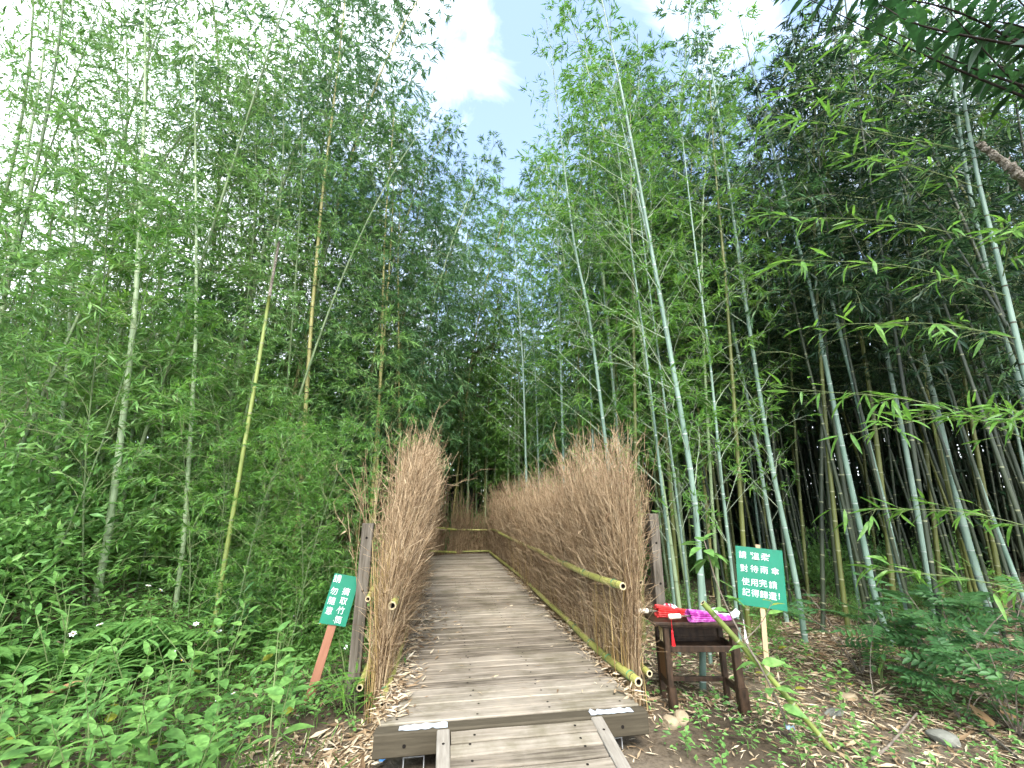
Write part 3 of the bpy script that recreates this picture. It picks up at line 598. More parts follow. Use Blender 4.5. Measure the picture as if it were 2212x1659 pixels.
def bamboo(label, px, d, diam, culm, kind, leafm, H, group=None, twig='twig_green', seed=0, f0=None, lmul=1.0, dens=1.0, dz=None, hi=False, scale=1.0, name='bamboo'):
    rng = np.random.default_rng(1000+seed)
    if d is None: _, d = onz(px[0][0], px[0][1], 0.0)
    P3 = [at(x, y, d + (0 if dz is None else dz*i)) for i, (x, y) in enumerate(px)]
    cv = curve_to(P3, H); base = cv[0].copy()
    t = thing(name, label, 'bamboo', tuple(base), group)
    cv = cv - base
    culm_geo(cv, diam/2, .27, 10, rng=rng).build('culm', [M[culm], M[NODE[culm]]], t, smooth=True)
    if kind: foliage(t, grow(cv, kind, rng, scale, f0, lmul, dens), M[leafm], M[twig], rng, hi=hi)
    return t
LEFT, RIGHT = 'bamboos of the left grove', 'bamboos at the edge of the right grove'
tall = [
 # right edge of the grove
 ('thick blue-green bamboo rising behind the umbrella table', [(1518,1487),(1515,1291),(1494,1033),(1426,643),(1351,238),(1300,0)], None, .060, 'culm_blue', 'sparse', 'leaf_bright', 10.5, RIGHT, 'twig_pale'),
 ('slender blue-green bamboo just behind the thick one at the table', [(1530,1380),(1508,1150),(1482,960),(1440,700),(1400,520)], 5.0, .042, 'culm_blue', 'sparse', 'leaf_bright', 8.5, RIGHT, 'twig_pale'),
 ('blue-green bamboo passing behind the right edge of the umbrella sign', [(1740,1390),(1728,1308),(1709,1205),(1661,973),(1609,643),(1560,300),(1533,119)], None, .066, 'culm_blue', 'sparse', 'leaf_bright', 11.0, RIGHT, 'twig_pale'),
 ('blue-green bamboo passing straight behind the middle of the umbrella sign', [(1700,1345),(1670,1170),(1627,925),(1580,689),(1563,520)], None, .062, 'culm_blue', 'sparse', 'leaf_bright', 10.0, RIGHT, 'twig_pale'),
 ('olive bamboo ending behind the upper left corner of the umbrella sign', [(1612,1300),(1606,1180),(1585,860),(1567,603),(1550,420)], 5.6, .062, 'culm_olive', 'tip', 'leaf_dense', 9.0, RIGHT, 'twig_green'),
 ('blue-green bamboo between the sapling top and the umbrella sign', [(1592,1330),(1560,1050),(1533,775),(1510,600)], 5.3, .042, 'culm_blue', 'sparse', 'leaf_bright', 8.5, RIGHT, 'twig_pale'),
 ('thin blue-green bamboo right beside the fence end post', [(1455,1290),(1435,1100),(1400,800),(1375,620)], 5.2, .038, 'culm_blue', 'sparse', 'leaf_bright', 8.5, RIGHT, 'twig_pale'),
 ('thin blue-green bamboo second from the fence end post', [(1488,1300),(1465,1100),(1432,840),(1405,640)], 5.6, .036, 'culm_blue', 'sparse', 'leaf_bright', 8.5, RIGHT, 'twig_pale'),
 ('thin olive bamboo standing right of the umbrella sign', [(1752,1370),(1748,1313),(1722,1000),(1711,827),(1702,640)], 6.6, .045, 'culm_olive', 'deep', 'leaf_dense', 9.0, RIGHT, 'twig_green'),
 ('dark upright bamboo in the gap right of the umbrella sign', [(1780,1405),(1778,1308),(1774,1033),(1780,700)], 5.9, .055, 'culm_dark', 'deep', 'leaf_dense', 9.0, RIGHT, 'twig_green'),
 ('olive bamboo leaning in front of the dark upright one', [(1842,1400),(1825,1313),(1800,1090),(1778,844),(1765,640)], 5.6, .058, 'culm_olive', 'deep', 'leaf_dense', 9.5, RIGHT, 'twig_green'),
 ('blue-green bamboo leaning left, first one right of the leaning olive bamboo', [(1930,1400),(1896,1313),(1868,1184),(1816,947),(1752,629),(1726,535)], None, .066, 'culm_blue', 'tip', 'leaf_bright', 10.0, RIGHT, 'twig_pale'),
 ('olive bamboo crossing in front of two blue-green ones at right', [(1945,1400),(1932,1313),(1915,1140),(1881,861),(1842,625),(1781,337),(1722,71)], 5.8, .066, 'culm_olive', 'tip', 'leaf_dense', 10.5, RIGHT, 'twig_green'),
 ('blue-green bamboo whose foot sinks into the pinnate shrub', [(1990,1425),(1958,1308),(1911,1098),(1851,861),(1786,603),(1765,480)], 5.5, .064, 'culm_blue', 'tip', 'leaf_bright', 10.0, RIGHT, 'twig_pale'),
 ('blue-green bamboo with mossy rings behind the pinnate shrub', [(2040,1400),(2018,1313),(1958,977),(1915,762),(1885,603),(1870,500)], 5.7, .066, 'culm_blue', 'tip', 'leaf_bright', 10.0, RIGHT, 'twig_pale'),
 ('thickest pale blue-green bamboo leaning left near the right edge', [(2150,1372),(2135,1313),(2083,1141),(2018,861),(1954,616),(1920,476),(1885,349)], None, .085, 'culm_blue', 'tip', 'leaf_bright', 10.5, RIGHT, 'twig_pale'),
 ('olive bamboo between the mossy and the thickest blue-green ones', [(2042,1400),(2036,1313),(2012,1080),(1988,861),(1972,640)], 6.6, .064, 'culm_olive', 'deep', 'leaf_dense', 9.5, RIGHT, 'twig_green'),
 ('olive bamboo close behind the thickest blue-green one', [(2185,1390),(2169,1313),(2124,1050),(2079,797),(2055,620)], 6.4, .066, 'culm_olive', 'deep', 'leaf_dense', 9.5, RIGHT, 'twig_green'),
 ('thin dark bamboo leaning in at the right picture edge', [(2250,1250),(2208,990),(2178,861),(2126,625)], 6.2, .045, 'culm_blue', 'tip', 'leaf_dense', 9.0, RIGHT, 'twig_green'),
 # behind the right fence
 ('blue-green bamboo rising over the tallest tuft of the right fence', [(1320,1080),(1311,978),(1272,680),(1236,496),(1196,159),(1180,40)], 5.6, .056, 'culm_blue', 'sparse', 'leaf_bright', 9.6, RIGHT, 'twig_pale'),
 ('olive bamboo rising behind the near end of the right fence', [(1374,1000),(1372,900),(1365,494),(1362,300)], 5.6, .056, 'culm_olive', 'tip', 'leaf_dense', 9.0, RIGHT, 'twig_green'),
 ('upright blue-green bamboo above the middle of the right fence', [(1220,1060),(1218,1015),(1207,624),(1205,450)], 7.2, .056, 'culm_blue', 'sparse', 'leaf_bright', 8.5, RIGHT, 'twig_pale'),
 ('forked pale bamboo above the far part of the right fence', [(1140,1075),(1137,1033),(1130,800),(1118,624),(1108,480)], 8.5, .058, 'culm_blue', 'sparse', 'leaf_bright', 8.0, RIGHT, 'twig_pale'),
 ('thin blue-green bamboo just right of the forked pale one', [(1165,1070),(1158,850),(1150,680)], 9.0, .045, 'culm_blue', 'sparse', 'leaf_bright', 8.0, RIGHT, 'twig_pale'),
 ('thin blue-green bamboo left of the one over the tallest tuft', [(1284,1060),(1278,880),(1268,700)], 7.0, .045, 'culm_blue', 'sparse', 'leaf_bright', 8.5, RIGHT, 'twig_pale'),
 ('thin blue-green bamboo right of the one over the tallest tuft', [(1345,1060),(1330,880),(1310,690)], 6.4, .045, 'culm_blue', 'sparse', 'leaf_bright', 8.5, RIGHT, 'twig_pale'),
 # left
 ('tall yellow bamboo with bare lower stem left of the path', [(650,1040),(657,933),(675,661),(680,611),(696,428),(723,206),(743,20)], 6.6, .072, 'culm_yellow', 'dense', 'leaf_dense', 16.0, LEFT, 'twig_green'),
 ('yellow-brown bamboo above the left fence, stouter of the two', [(815,1000),(817,922),(824,754),(832,494),(845,330)], 7.6, .070, 'culm_yellow', 'dense', 'leaf_dense', 10.6, LEFT, 'twig_green'),
 ('thin yellow-brown bamboo above the left fence, right of the stouter', [(864,1000),(863,922),(861,700),(860,542),(866,420)], 8.0, .050, 'culm_yellow', 'dense', 'leaf_dense', 10.2, LEFT, 'twig_green'),
 ('brown bamboo left of the two above the left fence', [(784,930),(787,848),(798,550),(806,430)], 9.0, .055, 'culm_yellow', 'dense', 'leaf_dense', 9.5, LEFT, 'twig_green'),
 ('leaning dull yellow bamboo near the gap over the path', [(900,960),(906,866),(925,717),(940,600)], 9.5, .06, 'culm_yellow', 'dense', 'leaf_dense', 8.5, LEFT, 'twig_green'),
 ('thick green bamboo leaning right at the upper left corner', [(0,690),(36,476),(60,317),(83,190),(111,0)], 5.0, .066, 'culm_green', 'feather', 'leaf_feather', 10.5, LEFT, 'twig_green'),
 ('thick pale green bamboo with clear foot in the left undergrowth', [(240,1110),(275,823),(294,635),(305,397),(313,198),(313,0)], 4.9, .075, 'culm_green', 'feather', 'leaf_feather', 10.5, LEFT, 'twig_green'),
 ('straight green bamboo right of the thick pale one', [(398,1150),(418,823),(424,650),(422,317),(418,0)], 5.4, .056, 'culm_green', 'feather', 'leaf_feather', 10.8, LEFT, 'twig_green'),
 ('green bamboo left of the thick pale one', [(118,1014),(143,823),(155,600),(165,400)], 5.4, .058, 'culm_green', 'feather', 'leaf_feather', 9.8, LEFT, 'twig_green'),
 ('thin green bamboo at the far left undergrowth', [(70,1000),(90,760),(105,560),(120,400)], 6.8, .046, 'culm_green', 'feather', 'leaf_feather', 9.8, LEFT, 'twig_green'),
 ('thin green bamboo between the straight one and the cut pole', [(462,1080),(470,900),(472,650),(476,357)], 7.6, .050, 'culm_green', 'feather', 'leaf_feather', 10.4, LEFT, 'twig_green'),
 ('dark slender bamboo with drooping crown in front of the white sky', [(520,900),(540,560),(575,436),(595,198),(597,30)], 7.6, .050, 'culm_olive', 'feather', 'leaf_dense', 11.2, LEFT, 'twig_green'),
]
for i, (lab, px, d, di, cu, ki, lm, H, gr, tw) in enumerate(tall):
    bamboo(lab, px, d, di, cu, ki, lm, H, gr, tw, seed=i, f0=(.42 if lab.startswith('tall yellow') else {'feather': .46}.get(ki)), hi=False, dens={'sparse': .80}.get(ki, 1.0))
# the cut pole: a green stem sawn off, its top dead and grey
rng = np.random.default_rng(5)
_, dcut = 0, 5.0
P3 = [at(x, y, dcut) for x, y in ((480,1250),(505,1100),(530,950),(556,800),(582,640),(603,522))]
cp = thing('cut_bamboo', 'leaning green bamboo sawn off at a grey dead top', 'bamboo', tuple(P3[0]), LEFT)
P3[0][2] = float(gz(P3[0][0], P3[0][1]))-.05; base = np.array(cp.location); cv = catmull(P3, 6)-base
cut = int(len(cv)*.80); culm_geo(cv[:cut+1], .026, .30, 10, taper=.25, rng=rng).build('culm', [M['culm_lime'], M['node_olive']], cp, smooth=True)
g = G(); g.tube(cv[cut:], np.linspace(.0185, .016, len(cv)-cut), 10); g.build('dead_top', M['dead_wood'], cp, smooth=True)

# shared stands behind them
def proto(kind, H, r, leafm, culm, twig, seed, bend=.9, f0=None, lmul=1., dens=1., wid=.16):
    rng = np.random.default_rng(seed); t = np.linspace(0, 1, 26); a = rng.uniform(0, 6.28)
    cv = np.stack([bend*math.cos(a)*t**2.6 + .05*np.sin(5*t), bend*math.sin(a)*t**2.6 + .04*np.sin(4*t+1), H*t - .25*bend*t**4], -1)
    res = grow(cv, kind, rng, 1.0, f0, lmul, dens); g = culm_geo(cv, r, .32, 8, rng=rng)
    cm = g.mesh('culm', [M[culm], M[NODE[culm]]], True)
    (a_, b_, c_, d_), (P, D, l_) = res
    g = G(); g.segs(a_, b_, c_, d_); bm = g.mesh('branches', M[twig])
    g = G(); ln = l_*rng.uniform(.55, 1.2, len(P)); g.leaves(P, D, ln, ln*wid, rng); fm = g.mesh('foliage', M[leafm])
    return cm, bm, fm, H
MARKS_R = [(1300, 'over the tall tuft of the right fence'), (1430, 'over the near end of the right fence'), (1520, 'above the umbrella table'), (1600, 'just left of the umbrella sign'), (1700, 'behind the umbrella sign'), (1790, 'in the dark gap right of the umbrella sign'), (1880, 'behind the leaning olive bamboo'), (1970, 'behind the bamboos crossing at right'), (2060, 'above the bushiest pinnate shrub'), (2150, 'behind the thickest pale bamboo'), (2260, 'at the right picture edge'), (2420, 'leaning in from beyond the right edge'), (9999, 'farthest outside the right edge')]
MARKS_L = [(60, 'at the left picture edge'), (180, 'above the largest fern'), (300, 'around the thick pale green bamboo'), (420, 'around the straight green bamboo'), (520, 'left of the cut bamboo'), (620, 'behind the cut bamboo'), (720, 'around the tall yellow bamboo'), (820, 'above the picking sign'), (960, 'over the left brush fence'), (1060, 'over the far end of the boardwalk'), (1200, 'over the far part of the right fence')]
def where(x, y, rows):
    u = topx((x, y, 1.0))[0]; d = math.hypot(x, y)
    m = next(t for lim, t in (MARKS_L + MARKS_R) if u < lim); r = next(t for lim, t in rows if d < lim); return r, m
def plant(pr, x, y, s, rz, label, group, tilt=(0, 0), name='bamboo', crown=True):
    cm, bm, fm, H = pr
    t = thing(name, label, 'bamboo', (x, y, float(gz(x, y))-.05), group, rz); t.rotation_euler = (tilt[0], tilt[1], rz); t.scale = (s, s, s)
    link('culm', cm, t)
    if not crown: return t
    link('branches', bm, t, kind='stuff'); link('foliage', fm, t, kind='stuff'); return t
PF = [proto('feather', 10, .022, 'leaf_feather', 'culm_dim', 'twig_green', 200+i, 1.2) for i in range(4)]
PD = [proto('dense', 10, .026, 'leaf_dense', c, 'twig_green', 220+i, 1.4) for i, c in enumerate(('culm_yellow', 'culm_olive', 'culm_green', 'culm_olive'))]
PB = [proto('dense', 10, .026, 'leaf_bright', 'culm_green', 'twig_green', 240+i, 1.2) for i in range(3)]
PT = [proto('thicket', 4, .008, 'leaf_bright' if i % 3 == 0 else 'leaf_feather', 'culm_dim', 'twig_green', 260+i, .8) for i in range(6)]
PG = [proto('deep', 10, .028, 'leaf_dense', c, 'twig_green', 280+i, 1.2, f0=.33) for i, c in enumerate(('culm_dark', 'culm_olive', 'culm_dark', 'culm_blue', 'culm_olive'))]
PK = [proto('deep', 10, .022, 'leaf_shaded', 'culm_dark', 'twig_green', 300+i, 1.2, f0=.35) for i in range(3)]

rng = np.random.default_rng(99)
def scatter(n, az, dr, gap, taken, ok=lambda x, y: True):
    out = []; tries = 0
    while len(out) < n and tries < n*60:
        tries += 1; a = math.radians(rng.uniform(*az)); d = math.sqrt(rng.uniform(dr[0]**2, dr[1]**2)); x, y = d*math.sin(a), d*math.cos(a)
        if -1.1 < x < 2.3 and y < 12.9: continue
        if x < -.3 and y > 9.6 and y < 12.9 and x > -3.2: continue
        if not ok(x, y) or any((x-p)**2 + (y-q)**2 < gap*gap for p, q in taken): continue
        out.append((x, y)); taken.append((x, y))
    return out
tk = []
for x, y in scatter(34, (-47, -15), (6.8, 12), .55, tk): plant(PF[rng.integers(4)], x, y, rng.uniform(1.0, 1.35), rng.uniform(0, 6.28), ('slender leafy bamboo in the %s row, %s' % where(x, y, [(8.2, 'front'), (10, 'middle'), (99, 'back')])), 'slender bamboos filling the left grove', rng.normal(0, .04, 2))
for x, y in scatter(44, (-47, -9), (6.3, 10), .40, tk, lambda x, y: x < -1.5): plant(PT[rng.integers(6)], x, y, rng.uniform(.75, 1.25), rng.uniform(0, 6.28), ('young leafy bamboo of the thicket, %s row, %s' % where(x, y, [(7.6, 'front'), (8.8, 'middle'), (99, 'back')])), 'young bamboos of the left thicket', rng.normal(0, .08, 2), 'young_bamboo')
for x, y in scatter(22, (-26, -9), (4.9, 6.4), .34, tk, lambda x, y: x < -1.15 and y > 4.75): plant(PT[int(rng.choice([0, 3]))], x, y, rng.uniform(.55, .9), rng.uniform(0, 6.28), ('short young bamboo in front of the thicket, %s, %s' % where(x, y, [(5.4, 'foremost'), (5.9, 'middle'), (99, 'rear')])), 'short young bamboos left of the fence', rng.normal(0, .10, 2), 'young_bamboo')
for x, y in scatter(30, (-46, -6), (10, 17), .7, tk): plant(PT[rng.integers(6)], x, y, rng.uniform(1.2, 1.8), rng.uniform(0, 6.28), ('taller young bamboo behind the thicket, %s row, %s' % where(x, y, [(12.5, 'nearer'), (15, 'middle'), (99, 'farthest')])), 'young bamboos behind the left thicket', rng.normal(0, .08, 2), 'young_bamboo')
for px, py, d, pr in ((700, -170, 7.4, PD[2]), (775, -120, 7.9, PD[0]), (640, -150, 8.2, PD[1]), (735, -60, 8.6, PD[3]), (892, 165, 7.6, PD[0]), (870, 180, 7.9, PD[1]), (905, 205, 8.2, PD[3]), (880, 260, 8.8, PD[2]), (925, 300, 8.6, PD[2]), (900, 330, 9.2, PD[0]), (820, 340, 9.0, PD[1]), (780, 330, 9.8, PD[3]), (800, 380, 9.2, PD[1]), (752, 420, 9.6, PD[3]), (690, 400, 10.2, PD[1]), (845, 420, 10.5, PD[3]), (940, 390, 11.0, PD[0])):
    p = at(px, py, d); x, y = p[0], p[1]; tk.append((x, y)); plant(pr, x, y, (p[2])/9.9, rng.uniform(0, 6.28), ('dense dark-crowned bamboo, %s, %s' % where(x, y, [(8.2, 'nearest'), (9.0, 'second row'), (9.8, 'third row'), (99, 'rearmost')])), 'dense bamboos left of the sky gap', rng.normal(0, .02, 2))
for x, y in scatter(14, (-14, -4), (13, 18), .8, tk): plant(PD[rng.integers(4)], x, y, rng.uniform(1.0, 1.25), rng.uniform(0, 6.28), ('dense bamboo behind the end fence, %s row, %s' % where(x, y, [(15, 'nearer'), (16.6, 'middle'), (99, 'farthest')])), 'bamboos behind the far fence', rng.normal(0, .03, 2))
for px, py, d, pr in ((1030, 395, 13.2, PD[2]), (1000, 430, 13.4, PD[0]), (1058, 430, 13.3, PD[3]), (965, 400, 13.1, PD[1]), (1095, 440, 13.2, PB[1]), (1140, 420, 13.4, PB[0]), (1020, 400, 13.8, PD[1]), (1045, 430, 14.3, PB[2]), (985, 420, 14.2, PB[0]), (1075, 430, 14.0, PB[1]), (1120, 400, 13.2, PB[2]), (1010, 560, 13.4, PD[1]), (1060, 600, 15, PB[0])):
    p = at(px, py, d); plant(pr, p[0], p[1], p[2]/9.9, rng.uniform(0, 6.28), ('tall bamboo beyond the boardwalk, %s, %s' % where(p[0], p[1], [(13.35, 'nearest'), (13.6, 'second row'), (14.1, 'third row'), (99, 'rearmost')])), 'bamboos beyond the end of the boardwalk', rng.normal(0, .02, 2))
for x, y in scatter(16, (5, 16), (13.2, 20), .8, tk): plant(PB[rng.integers(3)], x, y, rng.uniform(.8, 1.05), rng.uniform(0, 6.28), ('green background bamboo, %s row, %s' % where(x, y, [(15.5, 'nearer'), (17.8, 'middle'), (99, 'farthest')])), 'far bamboos over the right fence', rng.normal(0, .03, 2))
for x, y in scatter(26, (17, 34), (6.4, 12), .6, tk, lambda x, y: x > 2.4): plant((PB+PD)[rng.integers(7)], x, y, rng.uniform(.95, 1.25), rng.uniform(0, 6.28), ('leafy bamboo of the fence stand, %s row, %s' % where(x, y, [(8.4, 'front'), (10.2, 'middle'), (99, 'back')])), 'bamboos behind the right fence', rng.normal(0, .03, 2))
def deep_label(k, x, y):
    r, m = where(x, y, [(8.6, 'front'), (10.8, 'middle'), (13, 'back'), (99, 'rearmost')]); return '%s-row bamboo of the shaded grove %s' % (r, m)
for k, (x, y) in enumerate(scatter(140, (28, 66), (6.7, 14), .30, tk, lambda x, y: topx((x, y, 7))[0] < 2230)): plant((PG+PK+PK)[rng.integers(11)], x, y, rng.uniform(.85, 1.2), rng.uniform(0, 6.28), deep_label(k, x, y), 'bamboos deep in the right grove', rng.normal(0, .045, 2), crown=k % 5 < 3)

# the wood far behind, seen only as a mass of leaves between the stems
def far_wood(name, label, az0, az1, d0, d1, h, n, leafm, seed, leaf=.34):
    r = np.random.default_rng(seed); a = np.radians(r.uniform(az0, az1, n)); d = np.sqrt(r.uniform(d0**2, d1**2, n))
    cx = d*np.sin(a); cy = d*np.cos(a); cz = gz(cx, cy) + h*r.random(n)**.8*(.75 + .25*np.sin(a*23 + 1)*np.sin(a*9)); m = 7
    P = np.repeat(np.stack([cx, cy, cz], -1), m, 0) + r.normal(0, .42, (n*m, 3)); D = r.normal(0, 1, (n*m, 3)) + [0, 0, -.3]
    keep = (P[:, 2] > 0) & ~((P[:, 0] > -1.2) & (P[:, 0] < 2.2) & (P[:, 1] < 13)); P = P[keep]; D = D[keep]
    g = G(); ln = leaf*r.uniform(.5, 1.15, len(P)); g.leaves(P, D, ln, ln*.22, r)
    S = r.random(n) < .10; b = np.stack([cx, cy, np.zeros(n)], -1)[S]; t = b + np.stack([r.normal(0, .3, S.sum()), r.normal(0, .3, S.sum()), np.full(S.sum(), h*.8)], -1); g.segs(b, t, .03, .012, 5, 1)
    return tag(g.build(name, [M[leafm], M['culm_dark']], kind='stuff'), label, 'wood')
far_wood('far_wood', 'mass of leafy bamboo far behind the left thicket', -56, -6, 13.0, 24, 8.0, 9000, 'leaf_feather', 31)
far_wood('far_wood', 'mass of leafy bamboo far behind the end of the boardwalk', -8, 24, 15.5, 26, 9.0, 8000, 'leaf_feather', 32)
far_wood('far_wood', 'dark mass of leafy bamboo far behind the right grove', 22, 76, 12.5, 22, 9.5, 11000, 'leaf_shaded', 33)

# ---------------------------------------------------------------- the rightmost near bamboo, branch by branch and leaf by leaf
def blade_mesh(name, Ln, W, mat, stations=(0, .12, .35, .62, .85, 1), widths=(.06, .75, 1., .82, .42, 0), droop=.18, fold=.16, petiole=0.0, wav=0.0):
    g = G(); V = []; k = len(stations)
    for i, (t, wv) in enumerate(zip(stations, widths)):
        z = -droop*Ln*t*t; h = W/2*wv; zz = z + fold*h + (wav*W*(1 if i % 2 else -1))
        V += [[petiole + Ln*t, h, zz], [petiole + Ln*t, 0, z], [petiole + Ln*t, -h, zz]]
    F = [[3*i+c, 3*i+c+1, 3*i+3+c+1, 3*i+3+c] for i in range(k-1) for c in range(2)]; g.add(V, F)
    if petiole: g.segs(np.array([[0, 0, 0]]), np.array([[petiole, 0, 0]]), .0016, .0012, 3, 0)
    return g.mesh(name, mat, True)
def orient(d, roll=0.0):
    d = unit(d); s = np.cross([0, 0, 1.], d); s = unit(s) if np.linalg.norm(s) > 1e-3 else np.array([0, 1., 0]); n = np.cross(d, s)
    R = np.stack([d, s*math.cos(roll) + n*math.sin(roll), -s*math.sin(roll) + n*math.cos(roll)], 1); return Matrix(R.tolist())
def put_leaf(mesh, parent, p, d, s=1.0, roll=0.0, name='leaf'):
    o = link(name, mesh, parent); o.matrix_local = Matrix.Translation(Vector([float(q) for q in p])) @ orient(d, roll).to_4x4() @ Matrix.Scale(s, 4); return o
BL = [blade_mesh('leaf', .15, .022, M['leaf_bright'], droop=dr) for dr in (.08, .22, .40)]
rng = np.random.default_rng(71)
dk = 3.5
P3 = [at(x, y, dk) for x, y in ((2300,1140),(2212,797),(2178,651),(2150,536),(2111,377),(2069,135),(2057,0))]
cv = curve_to(P3, 8.2); base = cv[0].copy(); cv = cv-base
nb = thing('bamboo', 'near pale bamboo at the right edge with long leafy side branches', 'bamboo', tuple(base), RIGHT)
culm_geo(cv, .027, .27, 12, rng=rng).build('culm', [M['culm_blue'], M['node_dark']], nb, smooth=True)
cum = np.concatenate([[0], np.cumsum(np.linalg.norm(np.diff(cv, axis=0), axis=1))])
lx = np.array([math.cos(CAM_A), -math.sin(CAM_A), 0]); nleaf = 0
for bi, (tx, ty) in enumerate(((1905,1230),(1860,1100),(1870,930),(1720,840),(1790,700),(1700,560),(1680,470),(1640,240),(1700,185),(1850,330),(1830,70),(1960,20),(2190,240),(2205,480),(2195,900))):
    tip = at(tx, ty, dk - rng.uniform(-.1, .7)) - base; zt = tip[2] - rng.uniform(-.05, .40); s0 = np.interp(max(zt, .6), cv[:, 2], cum); p0 = np.array([np.interp(s0, cum, cv[:, i]) for i in range(3)])
    mid = (p0+tip)/2 + np.array([0, 0, .10]) + rng.normal(0, .04, 3); Q = catmull([p0, mid, tip], 7)
    g = G(); g.tube(Q, np.linspace(.0046, .0013, len(Q)), 5)
    br = None; ends = []
    for k in range(2, len(Q)):
        dd = unit(Q[k]-Q[k-1])
        for sg in ((-1, 1) if k % 2 else (1,)):
            td = unit(dd + unit(np.cross(dd, [0, 0, 1.]) + rng.normal(0, .5, 3))*sg*.8 + rng.normal(0, .15, 3)); tl = rng.uniform(.08, .22); e = Q[k]+td*tl
            g.segs(Q[k][None], e[None], .0017, .0010, 4); ends.append((e, td)); ends.append((Q[k]+td*tl*.55, unit(td+rng.normal(0, .5, 3))))
    br = g.build('branch', M['stem'], nb)
    for e, td in ends:
        for _ in range(rng.integers(1, 3)):
            put_leaf(BL[rng.integers(3)], br, e, td + rng.normal(0, .35, 3) + [0, 0, -.15], rng.uniform(.75, 1.4), rng.normal(0, .5)); nleaf += 1

# ---------------------------------------------------------------- overhanging tree at the right
rng = np.random.default_rng(81)
tr = thing('tree', 'dark broadleaf tree whose compound leaves hang into the upper right corner', 'tree', (6.3, 1.2, 0))
bt = np.array([6.3, 1.2, 0.]); tp = np.array([5.9, 1.7, 4.6])
g = G(); Q = catmull([np.array([0, 0, -.15]), np.array([.05, .1, 1.6]), np.array([-.15, .25, 3.2]), tp-bt], 6); g.tube(Q, np.linspace(.13, .06, len(Q)), 12); g.build('trunk', M['bark'], tr, smooth=True)
TL = [blade_mesh('leaf', .17, .055, M['leaf_tree'], droop=dr, petiole=.01) for dr in (.12, .3)]
for (tx, ty, dd_) in ((1700, -25, 3.3), (1790, -15, 3.2), (1900, 10, 3.1), (2000, -30, 3.0), (2090, 40, 3.0), (2180, 90, 2.9), (2160, -40, 2.9), (1960, 70, 3.4), (2080, 120, 3.4), (2200, 170, 3.3), (1880, 45, 3.5), (2010, 120, 3.8), (2120, 170, 3.7)):
    tip = at(tx, ty, dd_)-bt; st = (tp-bt) + rng.normal(0, .15, 3)*[1, 1, 3]; mid = st*.5 + tip*.5 + np.array([0, 0, .30]) + rng.normal(0, .15, 3); Q = catmull([st, mid, tip], 8)
    g = G(); g.tube(Q, np.linspace(.016, .003, len(Q)), 6); lim = g.build('limb', M['bark_dark'], tr, smooth=True)
    for k in range(4, len(Q)):
        dv = unit(Q[k]-Q[k-1]); sv_ = unit(np.cross(dv, [0, 0, 1.]))
        for sg in (-1, 1):
            put_leaf(TL[rng.integers(2)], lim, Q[k], dv*.5 + sv_*sg*.9 + np.array([0, 0, -.55]) + rng.normal(0, .25, 3), rng.uniform(1.0, 1.5), rng.normal(0, .35))
g = G(); Q = catmull([np.array([-.12, .2, 2.5]), at(2290, 425, 3.0)-bt, at(2215, 385, 3.0)-bt, at(2185, 365, 3.0)-bt, at(2150, 338, 3.0)-bt, at(2116, 312, 3.0)-bt], 9); n = len(Q)
Q[2:-1] += rng.normal(0, .006, (n-3, 3)); r = np.linspace(.048, .025, n)*(1 + .06*np.sin(np.arange(n)*.9) + rng.normal(0, .05, n)); g.tube(Q, r, 9); g.v[0] += rng.normal(0, .0035, g.v[0].shape)
th = np.arange(9)*2*math.pi/9; d = unit(Q[-1]-Q[-2]); a_ = unit(np.cross(d, [0, 0, 1.])); b_ = np.cross(d, a_)          # splintered end
P = Q[-1] + (np.cos(th)[:, None]*a_ + np.sin(th)[:, None]*b_)*r[-1]*.75; g.segs(P - d*.02, P + d*rng.uniform(.005, .045, (9, 1)), .007, .001, 4)
g.segs(Q[[30, 38]], Q[[30, 38]] + np.array([[.02, -.03, .06], [-.03, -.02, -.05]]), .010, .005, 5); g.build('broken_limb', M['dead_wood'], tr)

# ---------------------------------------------------------------- the leaning grey tree beyond the boardwalk
rng = np.random.default_rng(83)
dd = 13.5; P = [at(x, y, dd) for x, y in ((930,1100),(945,960),(972,868),(1005,830),(1018,790),(1036,757))]; b = P[0].copy(); b[2] = 0
gt = thing('tree', 'crooked grey broken tree at the end of the boardwalk', 'tree', tuple(b)); P[0][2] = -.1
g = G(); Q = catmull([p-b for p in P], 5); n = len(Q); g.tube(Q, np.linspace(.20, .09, n)*(1+.1*np.sin(np.arange(n)*1.7)), 10); g.build('trunk', M['dead_wood'], gt, smooth=True)
for pp in (((1003,830),(1030,856),(1070,848)), ((1036,757),(1052,752),(1068,742)), ((972,868),(985,880),(1000,905))):
    g = G(); Q = catmull([at(x, y, dd)-b for x, y in pp], 5); g.tube(Q, np.linspace(.10, .06, len(Q)), 8); g.build('limb', M['dead_wood'], gt, smooth=True)
g = G(); P = []
for (cx, cy, rr) in ((960, 800, .9), (985, 760, .8), (1000, 900, .9), (940, 880, .9), (975, 930, .8), (1075, 800, .6)):
    c = at(cx, cy, dd+.3)-b; P.append(c + rng.normal(0, rr*.45, (420, 3)))
P = np.concatenate(P); D = rng.normal(0, 1, P.shape) + [0, 0, -.3]; g.leaves(P, D, rng.uniform(.09, .17, len(P)), .075, rng); g.build('crown', M['leaf_feather'], gt, kind='stuff')

